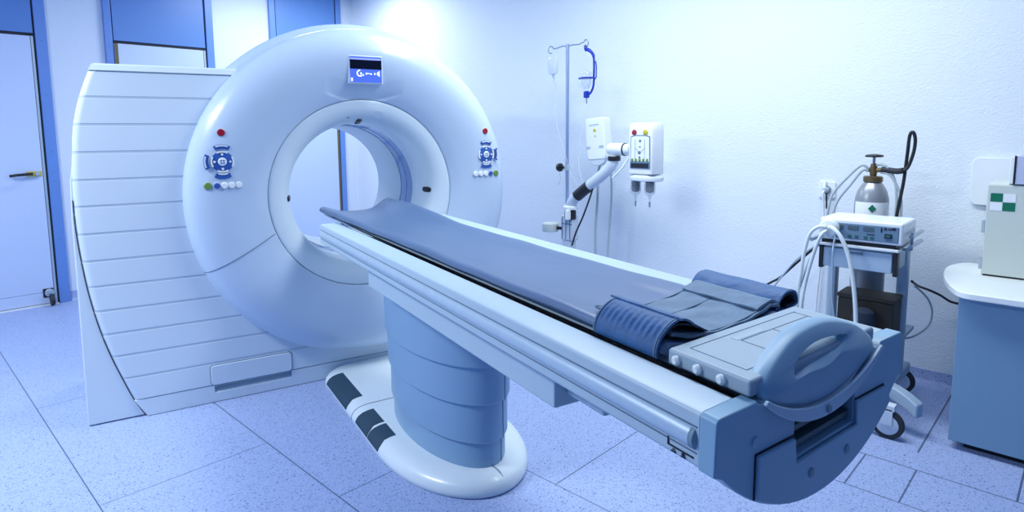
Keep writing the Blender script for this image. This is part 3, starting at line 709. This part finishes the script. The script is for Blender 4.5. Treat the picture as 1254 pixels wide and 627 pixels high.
m_ = MB().tube(smooth([(SX-.07, SY-.545, 1.14), (SX-.08, SY-.50, 1.07), (SX-.08, SY-.43, 1.005)]), .007, 8); I.part('joint_strut', m_, M['white'], ar)

# hanging infusion bag
B = Thing('hanging_infusion_bag', 'clear infusion bag hanging from the left hook of the steel pole', 'infusion bag', (SX, SY+.128, 1.69))
y0 = SY+.128
rb = []
for z, hw, th in ((1.825, .010, .004), (1.819, .036, .006), (1.802, .041, .010), (1.757, .042, .017), (1.717, .041, .018), (1.695, .034, .014), (1.694, .018, .010), (1.688, .010, .008)):
    rb.append([(SX+th*math.sin(2*PI*k/20), y0+hw*math.copysign(abs(math.cos(2*PI*k/20))**.7, math.cos(2*PI*k/20)), z) for k in range(20)])
B.part('bag', MB().loft(rb), M['fluid'], ang=60)
B.part('port', MB().tube([(SX, y0, 1.690), (SX, y0, 1.668)], .008, 12).tube([(SX, y0-.010, 1.684), (SX, y0-.012, 1.655)], .005, 10), M['grey'])
B.part('hanger_loop', MB().tube(smooth([(SX-.012, y0+.022, 1.812), (SX-.011, y0+.022, 1.838), (SX, y0+.022, 1.8465), (SX+.011, y0+.022, 1.838), (SX+.012, y0+.022, 1.812)]), .0018, 6), M['tube'])
B.part('drip_chamber', MB().tube([(SX, y0-.011, 1.656), (SX, y0-.012, 1.61)], .008, 12), M['clear'])
B.part('drip_tube', MB().tube(smooth([(SX, y0-.012, 1.61), (SX-.01, y0-.03, 1.45), (SX-.02, y0-.055, 1.33), (SX-.04, y0-.12, 1.20), (SX-.05, y0-.20, 1.02), (SX-.06, y0-.27, .93)]), .0022, 6), M['tube'])
# blue holder with its bottle
H = Thing('hanging_bottle_holder', 'royal blue plastic holder with a small upside-down bottle on the right pole hook', 'bottle holder', (SX, SY-.16, 1.52))
hy = SY-.165
H.part('hanger_eye', MB().tube(smooth([(SX-.012, hy+.012, 1.835), (SX-.013, hy+.013, 1.853), (SX, hy+.014, 1.8635), (SX+.013, hy+.013, 1.853), (SX+.012, hy+.012, 1.835)]), .004, 8), M['royal'])
hb = smooth([(SX, hy+.014, 1.836), (SX, hy-.015, 1.828), (SX, hy-.048, 1.795), (SX, hy-.055, 1.74), (SX, hy-.055, 1.66), (SX, hy-.052, 1.60), (SX, hy-.035, 1.56), (SX, hy-.005, 1.535)])
H.part('hanger_bar', MB().tube(hb, .009, 10, radii=[.012 if i < 8 else .010 if i < 14 else .0075 for i in range(len(hb))]), M['royal'])
H.part('hanger_bar', MB().tube([(SX, hy-.068, 1.755), (SX, hy-.074, 1.72), (SX, hy-.074, 1.65), (SX, hy-.060, 1.635)], .004, 8), M['royal'])
H.part('bottle_clamp', MB().lathe((SX, hy+.006, 1.646), 'z', [(.036, 0), (.044, .001), (.044, .009), (.036, .010)], 28).box(SX-.006, SX+.006, hy-.06, hy-.03, 1.645, 1.655).box(SX-.006, SX+.006, hy+.035, hy+.068, 1.645, 1.655), M['royal'])
H.part('bottle', MB().lathe((SX, hy+.006, 1.565), 'z', [(.0, 0), (.012, .0), (.014, .012), (.028, .03), (.034, .045), (.034, .115), (.030, .126), (.0, .128)], 24), M['clear'])
H.part('bottle_cap', MB().lathe((SX, hy+.004, 1.520), 'z', [(.0, 0), (.018, 0), (.020, .006), (.020, .038), (.014, .045), (0, .046)], 20), M['royal'])
H.part('drip_nozzle', MB().tube([(SX, hy+.004, 1.521), (SX, hy+.004, 1.485)], .005, 10), M['steel'])
H.part('drip_tube', MB().tube(smooth([(SX, hy+.004, 1.486), (SX-.04, hy+.012, 1.30), (SX-.08, hy+.005, 1.12), (SX-.095, hy-.02, 1.02), (SX-.095, hy-.045, .97)]), .0022, 6), M['tube'])

# white tilted control unit
U_ = Thing('remote_control_unit', 'slim tilted white control box behind the jointed arm, with cords hanging below', 'control box', (3.465, 2.44, 1.08))
RXU = 3.465
th = math.radians(-6)
def tilt(x, y, z, c=(2.365, 1.23)):
    y, z = 2.02+(y-2.02)*1.0+.083+(y-2.37)*.034, 1.3+(z-1.3)*1.034; c = (c[0]+.083, c[1])
    dy, dz = y-c[0], z-c[1]
    return (x, c[0]+dy*math.cos(th)-dz*math.sin(th), c[1]+dy*math.sin(th)+dz*math.cos(th))
def tprism(poly, x0, x1): return MB().prism(poly, lambda u, z, w_: tilt(w_, u, z), x0, x1)
body = rrect(2.292, 2.438, 1.118, 1.385, .018)
U_.part('housing', tprism(body, RXU-.105, RXU-.02), M['white'], bevel=.008)
U_.part('end_boot', tprism([(2.300, 1.122), (2.430, 1.122), (2.418, 1.095), (2.385, 1.080), (2.345, 1.080), (2.312, 1.095)], RXU-.100, RXU-.024), M['lgrey'], bevel=.005)
U_.part('slot', tprism([(2.325, 1.338), (2.405, 1.338), (2.400, 1.345), (2.330, 1.345)], RXU-.1065, RXU-.104), M['grey'])
U_.part('indicator_lamp', MB().disc(tilt(RXU-.104, 2.362, 1.306), (-1, 0, 0), .011, .004, 18), M['yellow'])
U_.part('indicator_lamp', MB().disc(tilt(RXU-.104, 2.362, 1.270), (-1, 0, 0), .006, .004, 14), M['grey'])
for y in (2.322, 2.425): U_.part('side_grip', tprism([(y-.020, 1.192), (y+.014, 1.192), (y+.014, 1.207), (y-.020, 1.207)], RXU-.1075, RXU-.10), M['grey'])
def cv(x, y, z): return (RXU+x, 2.37+.083+(y-2.37)*1.034, 1.3+(z-1.3)*1.034)
U_.part('cord', MB().tube(smooth([tilt(RXU-.06, 2.37, 1.085), cv(-.06, 2.372, 1.02), cv(-.055, 2.378, .85), cv(-.05, 2.395, .65), cv(-.04, 2.40, .45), cv(-.03, 2.41, .28)]), .0085, 8), M['ghose'])
U_.part('cord', MB().tube(smooth([tilt(RXU-.04, 2.305, 1.14), cv(-.03, 2.288, 1.0), cv(-.03, 2.285, .85), cv(-.03, 2.30, .65), cv(-.03, 2.31, .45), cv(-.03, 2.31, .28)]), .0075, 8), M['ghose'])

# contrast injector head with two syringes
J = Thing('contrast_injector', 'white injector head with red and yellow keys and two syringes pointing down', 'injector', (3.29, 2.02, .86))
JX = 3.235
bp2 = [(0, 2.105), (.022, 2.118), (.11, 2.118), (.14, 2.10), (.14, 1.945), (.11, 1.928), (.022, 1.928), (0, 1.942)]
J.part('housing', MB().loft([[(JX+a*sx_+(.14*(1-sx_)/2), 2.023+(y-2.023)*sy_, z) for a, y in bp2] for z, sx_, sy_ in ((1.038, .98, .96), (1.045, 1, 1), (1.30, 1, .97), (1.336, .95, .93), (1.350, .82, .82))]), M['white'], bevel=.006)
J.part('front_panel', MB().prism([(1.952, 1.075), (2.092, 1.075), (2.088, 1.268), (2.060, 1.276), (1.984, 1.276), (1.956, 1.268)], lambda u, z, w_: (w_, u, z), JX-.004, JX+.004), M['panel'])
J.part('panel_sheet', MB().prism([(1.957, 1.118), (2.087, 1.118), (2.083, 1.262), (2.058, 1.269), (1.986, 1.269), (1.961, 1.262)], lambda u, z, w_: (w_, u, z), JX-.0055, JX+.002), M['white'])
mk = MB()
for y, z, r in ((2.022, 1.240, .008), (2.026, 1.170, .010), (2.024, 1.142, .007), (2.022, 1.205, .005)): mk.disc((JX-.005, y, z), (-1, 0, 0), r, .002, 14)
for y in (2.055, 1.990): mk.box(JX-.0065, JX-.004, y-.001, y+.001, 1.13, 1.25)
for a, b_ in (((2.055, 1.20), (2.024, 1.165)), ((1.99, 1.20), (2.024, 1.165))): mk.tube([(JX-.006, a[0], a[1]), (JX-.006, b_[0], b_[1])], .001, 5)
J.part('panel_symbols', mk, M['seam'])
mk = MB()
for k in range(5): mk.disc((JX-.005, 2.075-.026*k, 1.126), (-1, 0, 0), .009, .002, 14)
J.part('status_dots', mk, M['green'])
J.part('status_strip', MB().box(JX-.0065, JX, 1.962, 2.084, 1.079, 1.106), M['mark'])
J.part('key', MB().disc((JX+.001, 2.066, 1.291), (-1, 0, 0), .017, .004, 20), M['red'], label='red key')
J.part('key', MB().disc((JX+.001, 1.988, 1.291), (-1, 0, 0), .017, .004, 20), M['yellow'], label='yellow key')
J.part('base_flange', MB().loft([[(JX+.07+a*math.cos(2*PI*k/40), 2.022+b_*math.sin(2*PI*k/40), z) for k in range(40)] for z, a, b_ in ((.996, .075, .100), (1.000, .084, .112), (1.018, .086, .115), (1.026, .080, .108), (1.034, .074, .09))]), M['lgrey'], ang=50)
for y in (2.082, 1.982):
    sg = J.part('syringe', MB().lathe((JX+.05, y, .86), 'z', [(.004, .0), (.006, .025), (.012, .045), (.030, .060), (.034, .075), (.034, .135), (.028, .139)], 24), M['sheath'])
    J.part('plunger', MB().lathe((JX+.05, y, .86), 'z', [(.0, .062), (.022, .07), (.026, .08), (.026, .128), (.02, .138), (0, .138)], 20), M['black'], sg)
    J.part('syringe_tip', MB().tube([(JX+.05, y, .87), (JX+.05, y, .845), (JX+.05, y, .835)], .004, 10, radii=[.006, .0055, .003]), M['steel'], sg)
J.part('mounting_arm', MB().cyl((JX+.07, 2.112, 1.185), (JX+.07, 2.127, 1.185), .030, 20), M['white'])

# ------------------------------------------------------------------ equipment cart
K = Thing('equipment_cart', 'grey-blue wheeled equipment cart with a shallow drawer, against the textured wall', 'cart', (3.2, .77, 0))
CX = 3.0
for y in (.632, .930):
    K.part('post', MB().prism(rrect(-.030, .030, y-.021, y+.021, .012, 3), lambda u, v, w_: (3.277+u, v, w_), .13, .86 if y > .8 else .90), M['cartm'], ang=50)
K.part('drawer_cabinet', MB().box(CX+.012, CX+.225, .618, .905, .684, .778), M['cartm'], bevel=.003)
dr = K.part('drawer', MB().box(CX, CX+.014, .622, .902, .682, .768), M['drawer'], bevel=.004)
K.part('drawer_grip', MB().box(CX-.002, CX+.004, .735, .800, .750, .760), M['seam'], dr)
for y in (.609, .906): K.part('side_bracket', MB().box(CX-.006, CX+.03, y-.009, y+.009, .672, .792), M['black'], bevel=.003)
K.part('top_tray', MB().box(CX-.012, CX+.235, .598, .925, .778, .791), M['white'], bevel=.003)
K.part('tray_gap_shade', MB().box(CX+.004, CX+.22, .612, .908, .791, .8065), M['black'])  # black slab added as the shaded gap beneath the instrument
ra = MB()
for z in (.802, .845): ra.tube([(CX+.04, .566, z), (CX+.25, .566, z)], .009, 10)
ra.tube([(CX+.06, .566, .785), (CX+.06, .566, .86)], .006, 8).tube([(CX+.06, .566, .785), (CX+.06, .60, .785)], .006, 8)
K.part('accessory_rail', ra, M['steel'])
K.part('accessory_rail', MB().tube([(CX-.02, .945, .80), (CX+.24, .945, .80)], .009, 10).tube([(CX+.1, .945, .80), (CX+.1, .92, .785)], .006, 8), M['steel'])
K.part('lower_shelf', MB().box(CX-.01, CX+.45, .605, .955, .335, .352), M['cartm'], bevel=.003)
for y in (.632, .930):
    K.part('base_beam', MB().box(2.90, 3.46, y-.022, y+.022, .115, .165), M['cartm'], bevel=.01)
K.part('base_beam', MB().box(3.24, 3.30, .63, .93, .12, .16), M['cartm'], bevel=.006)
bl = [(3.06, .70, .178), (3.02, .60, .165), (2.99, .535, .150), (2.972, .478, .120)]
K.part('bumper_leg', MB().loft([[(p[0]+dx*.026-dy_*.0, p[1]-dx*.008, p[2]+dy_*.030) for dx, dy_ in ((-1, -1), (1, -1), (1, 1), (-1, 1))] for p in smooth(bl, 5)]), M['cartm'], bevel=.008)
for x, y in ((2.895, .578), (3.46, .648), (2.905, .945), (3.46, .945)):
    cs = K.part('caster', MB().lathe((x, y, .062), 'x', [(.046, -.014), (.058, -.0135), (.062, -.008), (.062, .008), (.058, .0135), (.046, .014)], 36), M['blackr'])
    K.part('wheel_hub', MB().lathe((x, y, .062), 'x', [(.004, -.0165), (.040, -.0155), (.047, -.012), (.047, .012), (.040, .0155), (.004, .0165)], 32), M['lgrey'], cs)
    K.part('caster_fork', MB().box(x-.022, x-.0175, y-.020, y+.030, .062, .135).box(x+.0175, x+.022, y-.020, y+.030, .062, .135).box(x-.022, x+.022, y-.026, y+.036, .125, .150), M['lgrey'], cs, bevel=.003)
    K.part('brake_pedal', MB().box(x-.012, x+.012, y+.062, y+.085, .030, .042).box(x-.006, x+.006, y+.03, y+.07, .036, .13), M['black'], cs, bevel=.003)

# anaesthesia-style instrument on the cart
N_ = Thing('medical_monitor', 'low white instrument box with dials and white hoses on top of the cart', 'monitor', (3.12, .75, .807))
MX = 2.985
N_.part('case', MB().box(MX, MX+.24, .585, .915, .8085, .905), M['white'], bevel=.010, seg=3)
fp = N_.part('front_panel', MB().box(MX-.003, MX+.004, .600, .900, .8185, .888), M['panel'], bevel=.003)
for y in (.835, .775, .715): N_.part('digit_window', MB().box(MX-.005, MX, y-.021, y+.021, .862, .879), M['lcd'], fp)
for y in (.834, .788, .760, .725, .700): N_.part('push_button', MB().box(MX-.007, MX, y-.006, y+.006, .826, .838), M['keygreen'], fp)
N_.part('push_button', MB().box(MX-.007, MX, .872, .884, .866, .876), M['keygreen'], fp)
N_.part('power_switch', MB().box(MX-.008, MX, .625, .652, .838, .856), M['mark'], fp)
N_.part('switch_rocker', MB().box(MX-.010, MX-.004, .630, .647, .842, .852), M['keygreen'], fp)
mk = MB()
for q in ((.612, .640, .874, .879), (.645, .655, .872, .881), (.662, .668, .862, .880), (.690, .720, .846, .849), (.612, .625, .880, .884)): mk.box(MX-.0045, MX, q[0], q[1], q[2], q[3])
N_.part('panel_print', mk, M['mark'], fp)
N_.part('hose_outlet', MB().lathe((MX-.002, .868, .862), 'x', [(.040, .0), (.042, -.01), (.042, -.024), (.034, -.034), (.010, -.040)], 28), M['hose'])
hx = MX-.055
for pts, r in (([(hx+.01, .875, .868), (hx+.0, .905, .866), (hx-.0, .938, .83), (hx-.0, .957, .75), (hx-.0, .967, .66), (hx-.0, .977, .56), (2.96, .99, .36)], .008),
               ([(hx+.01, .872, .852), (hx-.01, .885, .835), (hx-.01, .905, .78), (hx-.01, .925, .70), (hx-.01, .945, .60), (hx-.01, .955, .50), (2.95, .965, .36)], .008),
               ([(hx+.01, .862, .868), (hx-.01, .840, .868), (hx-.02, .805, .838), (hx-.02, .772, .765), (hx-.02, .748, .665), (hx-.02, .733, .56), (hx-.02, .725, .46), (2.90, .722, .34)], .0088)):
    N_.part('hose', MB().tube(smooth(pts), r, 12), M['hose'])
N_.part('cord', MB().tube(smooth([(hx+.03, .84, .83), (hx-.01, .835, .77), (hx-.01, .832, .68), (hx-.01, .83, .58), (hx, .82, .48), (hx, .81, .42), (2.94, .80, .36)]), .004, 8), M['cartm'])

# gas cylinder at the back of the cart
GXc, GYc = 3.372, .802
Y_ = Thing('gas_cylinder', 'grey gas cylinder with black handwheel and green diamond label standing behind the instrument', 'gas cylinder', (GXc, GYc, .353))
zb = .353
Y_.part('tank', MB().lathe((GXc, GYc, zb), 'z', [(.0, 0), (.06, 0), (.072, .01), (.0745, .03), (.0745, .58), (.072, .615), (.063, .65), (.048, .678), (.034, .695), (.030, .705), (0, .706)], 48), M['gas'], ang=50)
Y_.part('label_band', MB().lathe((GXc, GYc, zb), 'z', [(.0755, .535), (.0757, .540), (.0757, .595), (.0755, .600)], 48, PI*.72, PI*1.52), M['white'])
a = math.radians(196)
dm = MB(); ctr = Vector((GXc+.0762*math.cos(a), GYc+.0762*math.sin(a), .924)); tn = Vector((-math.sin(a), math.cos(a), 0)); nn = Vector((math.cos(a), math.sin(a), 0))
dm.loft([[ctr+tn*u*s_+Vector((0, 0, v*s_))+nn*d for u, v in ((.017, 0), (0, .019), (-.017, 0), (0, -.019))] for s_, d in ((1, -.004), (1, .002))])
Y_.part('diamond_mark', dm, M['emerald'])
Y_.part('neck_collar', MB().lathe((GXc, GYc, zb+.692), 'z', [(.036, 0), (.042, .003), (.042, .026), (.036, .030), (.012, .030)], 28), M['brass'])
Y_.part('valve', MB().tube([(GXc, GYc, 1.07), (GXc, GYc, 1.10), (GXc, GYc, 1.135)], .015, 16, radii=[.013, .018, .013]).tube([(GXc, GYc+.03, 1.105), (GXc, GYc-.05, 1.105)], .011, 14), M['brass'])
Y_.part('valve_stem', MB().tube([(GXc, GYc, 1.13), (GXc, GYc, 1.165)], .007, 10), M['steel'])
hw = MB().lathe((GXc, GYc, 1.165), 'z', [(.008, 0), (.032, .002), (.036, .007), (.032, .013), (.008, .017)], 26)
for k in range(6): hw.lathe((GXc+.033*math.cos(k*PI/3), GYc+.033*math.sin(k*PI/3), 1.165), 'z', [(.006, .002), (.008, .007), (.006, .012)], 8)
Y_.part('handwheel', hw, M['black'])
for pts in ([(GXc-.01, GYc+.02, 1.11), (GXc-.02, GYc+.05, 1.125), (GXc-.03, GYc+.11, 1.06), (GXc-.04, GYc+.165, .98), (GXc-.05, GYc+.18, .90), (GXc-.05, GYc+.185, .80)],
            [(GXc-.01, GYc+.02, 1.10), (GXc-.02, GYc+.045, 1.10), (GXc-.03, GYc+.09, 1.03), (GXc-.04, GYc+.14, .95), (GXc-.05, GYc+.155, .88), (GXc-.05, GYc+.155, .80)],
            [(GXc, GYc, 1.125), (GXc-.01, GYc-.05, 1.128), (GXc-.01, GYc-.090, 1.07), (GXc-.01, GYc-.105, .99), (GXc-.02, GYc-.108, .90), (GXc-.03, GYc-.11, .81)],
            [(GXc, GYc-.03, 1.095), (GXc-.01, GYc-.075, 1.08), (GXc-.01, GYc-.115, 1.01), (GXc-.02, GYc-.130, .94), (GXc-.03, GYc-.13, .81)]):
    Y_.part('gas_hose', MB().tube(smooth(pts), .006, 8), M['ghose'])
Y_.part('hose_grip', MB().tube(smooth([(GXc, GYc-.035, 1.108), (GXc-.005, GYc-.06, 1.107), (GXc-.02, GYc-.10, 1.103), (GXc-.03, GYc-.13, 1.108)]), .014, 14), M['blackr'])
Y_.part('pressure_hose', MB().tube(smooth([(GXc-.03, GYc-.128, 1.108), (GXc-.03, GYc-.148, 1.125), (GXc-.02, GYc-.164, 1.19), (GXc-.02, GYc-.168, 1.25), (GXc-.02, GYc-.158, 1.285), (GXc-.02, GYc-.145, 1.27), (GXc-.02, GYc-.140, 1.18), (GXc-.02, GYc-.132, 1.05), (GXc-.03, GYc-.118, .92), (GXc-.04, GYc-.115, .82)]), .0075, 10), M['black'])

# dark case and canister on the lower shelf
D = Thing('storage_case', 'dark brown case on the lower cart shelf in front of the cylinder', 'case', (3.15, .72, .353))
D.part('case_body', MB().box(3.082, 3.233, .622, .850, .353, .528), M['brown'], bevel=.006)
D.part('case_lid', MB().box(3.078, 3.237, .618, .854, .529, .548), M['brown'], bevel=.005)
single('canister', MB().lathe((3.025, .725, .353), 'z', [(.0, 0), (.044, 0), (.046, .006), (.046, .115), (.040, .14), (.022, .153), (.0, .156)], 28), M['lining'],
       'round black canister in front of the dark brown case', 'canister', (3.025, .725, .353))

# ------------------------------------------------------------------ wall sockets, cables, wall board
W_ = Thing('wall_outlet', 'white double wall outlet with a plug above the cart', 'outlet', (WX, 1.095, .97))
W_.part('cover_plate', MB().prism(rrect(1.050, 1.135, .925, 1.015, .008), lambda u, z, w_: (w_, u, z), WX-.012, WX), M['white'], bevel=.003)
W_.part('socket_ring', MB().lathe((WX-.012, 1.092, .970), 'x', [(.026, 0), (.026, -.004), (.021, -.004), (.021, .002)], 24), M['lgrey'])
PL = Thing('cord_plug', 'white plug with hanging cord in the wall outlet', 'plug', (WX-.03, 1.095, .97))
PL.part('plug_body', MB().tube([(WX-.014, 1.093, .970), (WX-.03, 1.094, .972), (WX-.045, 1.096, .968)], .018, 14, radii=[.019, .017, .012]), M['grey'])
PL.part('cord', MB().tube(smooth([(WX-.044, 1.097, .968), (WX-.055, 1.10, .955), (WX-.05, 1.098, .92), (WX-.04, 1.096, .85), (WX-.035, 1.098, .74), (WX-.03, 1.10, .60), (WX-.03, 1.11, .40), (WX-.035, 1.12, .12)]), .006, 8), M['white'])
PL.part('cord', MB().tube(smooth([(WX-.044, 1.085, .955), (WX-.05, 1.08, .90), (WX-.05, 1.078, .87)]), .005, 8), M['black'])
PL.part('upper_cord', MB().tube(smooth([(WX-.02, 1.10, 1.02), (WX-.03, 1.10, 1.00), (WX-.04, 1.098, .975)]), .006, 8), M['white'])
cxl = 3.58
single('power_cord', MB().tube(smooth([(cxl-.06, 1.06, .70), (cxl-.07, 1.10, .66), (cxl-.07, 1.18, .575), (cxl-.06, 1.27, .475), (cxl-.05, 1.33, .43), (cxl-.03, 1.42, .36), (cxl, 1.55, .22), (cxl, 1.65, .006)]), .0065, 8), M['black'],
       'dark bundled cable sloping down left from the cart to the floor', 'cable', (cxl, 1.65, 0))
single('power_cord', MB().tube(smooth([(cxl-.08, 1.045, .715), (cxl-.088, 1.095, .675), (cxl-.088, 1.185, .585), (cxl-.08, 1.26, .48), (cxl-.07, 1.30, .42), (cxl-.09, 1.33, .37), (cxl-.1, 1.36, .2), (cxl-.1, 1.40, .006)]), .005, 8), M['grey'],
       'thin grey cable branching steeply off the dark bundle beside the cart', 'cable', (cxl-.1, 1.4, 0))
single('power_cord', MB().tube(smooth([(3.30, .600, .60), (3.45, .60, .55), (3.55, .57, .515), (3.585, .53, .49), (3.60, .49, .463), (3.612, .45, .455), (3.612, .41, .455)]), .006, 8), M['black'],
       'black cable along the textured wall from the cart to the counter', 'cable', (3.55, .55, .46))
single('power_cord', MB().tube(smooth([(3.32, .590, .575), (3.39, .578, .54), (3.45, .555, .49), (3.47, .54, .43), (3.46, .55, .36), (3.40, .60, .31), (3.34, .66, .30)]), .0045, 8), M['ghose'],
       'grey cable looping on the right side of the cart', 'cable', (3.4, .57, .3))
single('power_cord', MB().tube(smooth([(3.03, .960, .70), (3.02, .985, .62), (3.01, 1.01, .52), (3.01, 1.025, .42), (3.02, 1.04, .2), (3.02, 1.05, .006)]), .008, 8), M['cartm'],
       'blue-grey cable hanging at the left front corner of the cart', 'cable', (3.0, 1.0, 0))
single('wall_board', MB().prism(rrect(.02, .452, .938, 1.165, .03), lambda u, z, w_: (w_, u, z), WX-.022, WX-.001), M['lgrey'] if False else M['white'],
       'plain white board with rounded corners on the textured wall beyond the first-aid cabinet', 'board', (WX, .25, 1.05), bevel=.004)

# ------------------------------------------------------------------ counter with first-aid cabinet
Q = Thing('counter_cabinet', 'blue-grey counter cabinet with a white round-ended worktop at the right', 'cabinet', (3.3, 0, 0))
Q.part('carcass', MB().box(2.968, 3.59, -.75, .377, .035, .636), M['cab'], bevel=.003)
Q.part('plinth', MB().box(3.02, 3.55, -.70, .33, 0, .036), M['dark'])
wt = [(2.918, -.80), (2.918, .330)] + [(p.x, p.y) for p in smooth([(2.920, .345, 0), (2.945, .380, 0), (3.03, .418, 0), (3.14, .452, 0), (3.27, .478, 0), (3.40, .490, 0), (3.50, .482, 0), (3.58, .455, 0), (3.607, .43, 0)], 4)] + [(3.607, -.80)]
Q.part('worktop', MB().prism(wt, lambda u, v, w_: (u, v, w_), .637, .665), M['worktop'], bevel=.006, label='white worktop with a rounded end')
F = Thing('first_aid_cabinet', 'white metal first-aid cabinet with green and white squares on the counter', 'cabinet', (3.45, .15, .665))
FX = 3.318
F.part('carcass', MB().box(FX+.014, 3.59, -.12, .352, .667, 1.066), M['whitec'], bevel=.004)
F.part('door', MB().box(FX, FX+.012, -.118, .350, .672, 1.062), M['whitec'], bevel=.004)
F.part('bottom_gap', MB().box(FX+.004, 3.58, -.11, .345, .6655, .6695), M['dark'])
for y0_, y1_, z0_, z1_, m_ in ((.2965, .338, .990, 1.026, 'emerald'), (.2535, .2955, .952, .988, 'emerald'), (.2535, .2955, .990, 1.026, 'white'), (.2965, .338, .952, .988, 'white')):
    F.part('emblem_square', MB().box(FX-.0012, FX+.002, y0_, y1_, z0_, z1_), M[m_])
F.part('emblem_frame', MB().box(FX-.0006, FX+.002, .2515, .340, .950, .9515).box(FX-.0006, FX+.002, .2515, .340, 1.0265, 1.028).box(FX-.0006, FX+.002, .2505, .252, .950, 1.028).box(FX-.0006, FX+.002, .3395, .341, .950, 1.028), M['lgrey'])
for z in (.72, .88): F.part('hinge', MB().box(FX+.002, FX+.018, .350, .362, z-.028, z+.028), M['grey'], bevel=.002)
V = Thing('carton_box', 'lilac-grey box with dark edge strip lying on top of the first-aid cabinet', 'box', (3.42, .1, 1.067))
V.part('box_body', MB().box(3.312, 3.56, -.10, .262, 1.0675, 1.186), M['lilac'], bevel=.003)
V.part('edge_strip', MB().box(3.309, 3.316, .262, .268, 1.0675, 1.187), M['black'])
V.part('box_side', MB().box(3.316, 3.56, .2625, .282, 1.0675, 1.182), M['white'], bevel=.003)

# ------------------------------------------------------------------ light: ceiling luminaires
def area(name, x, y, sx, sy, power, col, z=CZ-.03):
    l = bpy.data.lights.new(name, 'AREA'); l.shape = 'RECTANGLE'; l.size = sx; l.size_y = sy; l.energy = power; l.color = col
    o = bpy.data.objects.new(name, l); C.objects.link(o); o.location = (x, y, z); return o
KEY = (.86, .91, .90)
area('ceiling_lamp', 2.75, 4.9, 1.0, .4, 34, KEY)
area('ceiling_lamp', 2.38, 1.45, .4, 2.3, 63, KEY)
area('ceiling_lamp', -.85, 3.0, .5, 1.2, 108, KEY)
w = bpy.data.worlds.new('world'); bpy.context.scene.world = w; w.use_nodes = True
w.node_tree.nodes['Background'].inputs[0].default_value = (.3, .5, 1, 1); w.node_tree.nodes['Background'].inputs[1].default_value = .02

# ------------------------------------------------------------------ camera
f_, cy = 757.1, 249.43
pi_, ro, ya = math.radians(6.62687), math.radians(-.40234), math.radians(30.8895)
fw = Vector((math.sin(ya)*math.cos(pi_), math.cos(ya)*math.cos(pi_), -math.sin(pi_)))
r = Vector((math.cos(ya), -math.sin(ya), 0)); u = r.cross(fw)
r2 = r*math.cos(ro)+u*math.sin(ro); u2 = -r*math.sin(ro)+u*math.cos(ro)
R = Matrix.Rotation(-YR, 3, 'Z')
r2, u2, fw = R@r2, R@u2, R@fw
cam = bpy.data.cameras.new('camera'); co = bpy.data.objects.new('camera', cam); C.objects.link(co)
mw = Matrix((( r2.x, u2.x, -fw.x, 0), (r2.y, u2.y, -fw.y, 0), (r2.z, u2.z, -fw.z, 1.3), (0, 0, 0, 1)))
co.matrix_world = mw
cam.sensor_fit = 'HORIZONTAL'; cam.sensor_width = 36; cam.lens = 36*f_/1254; cam.shift_y = -(313.5-cy)/1254
cam.clip_start = .02; cam.clip_end = 50
sc_ = bpy.context.scene; sc_.camera = co
vs = sc_.view_settings; vs.view_transform = 'Standard'; vs.look = 'None'; vs.exposure = 0; vs.gamma = 1; vs.use_curve_mapping = False
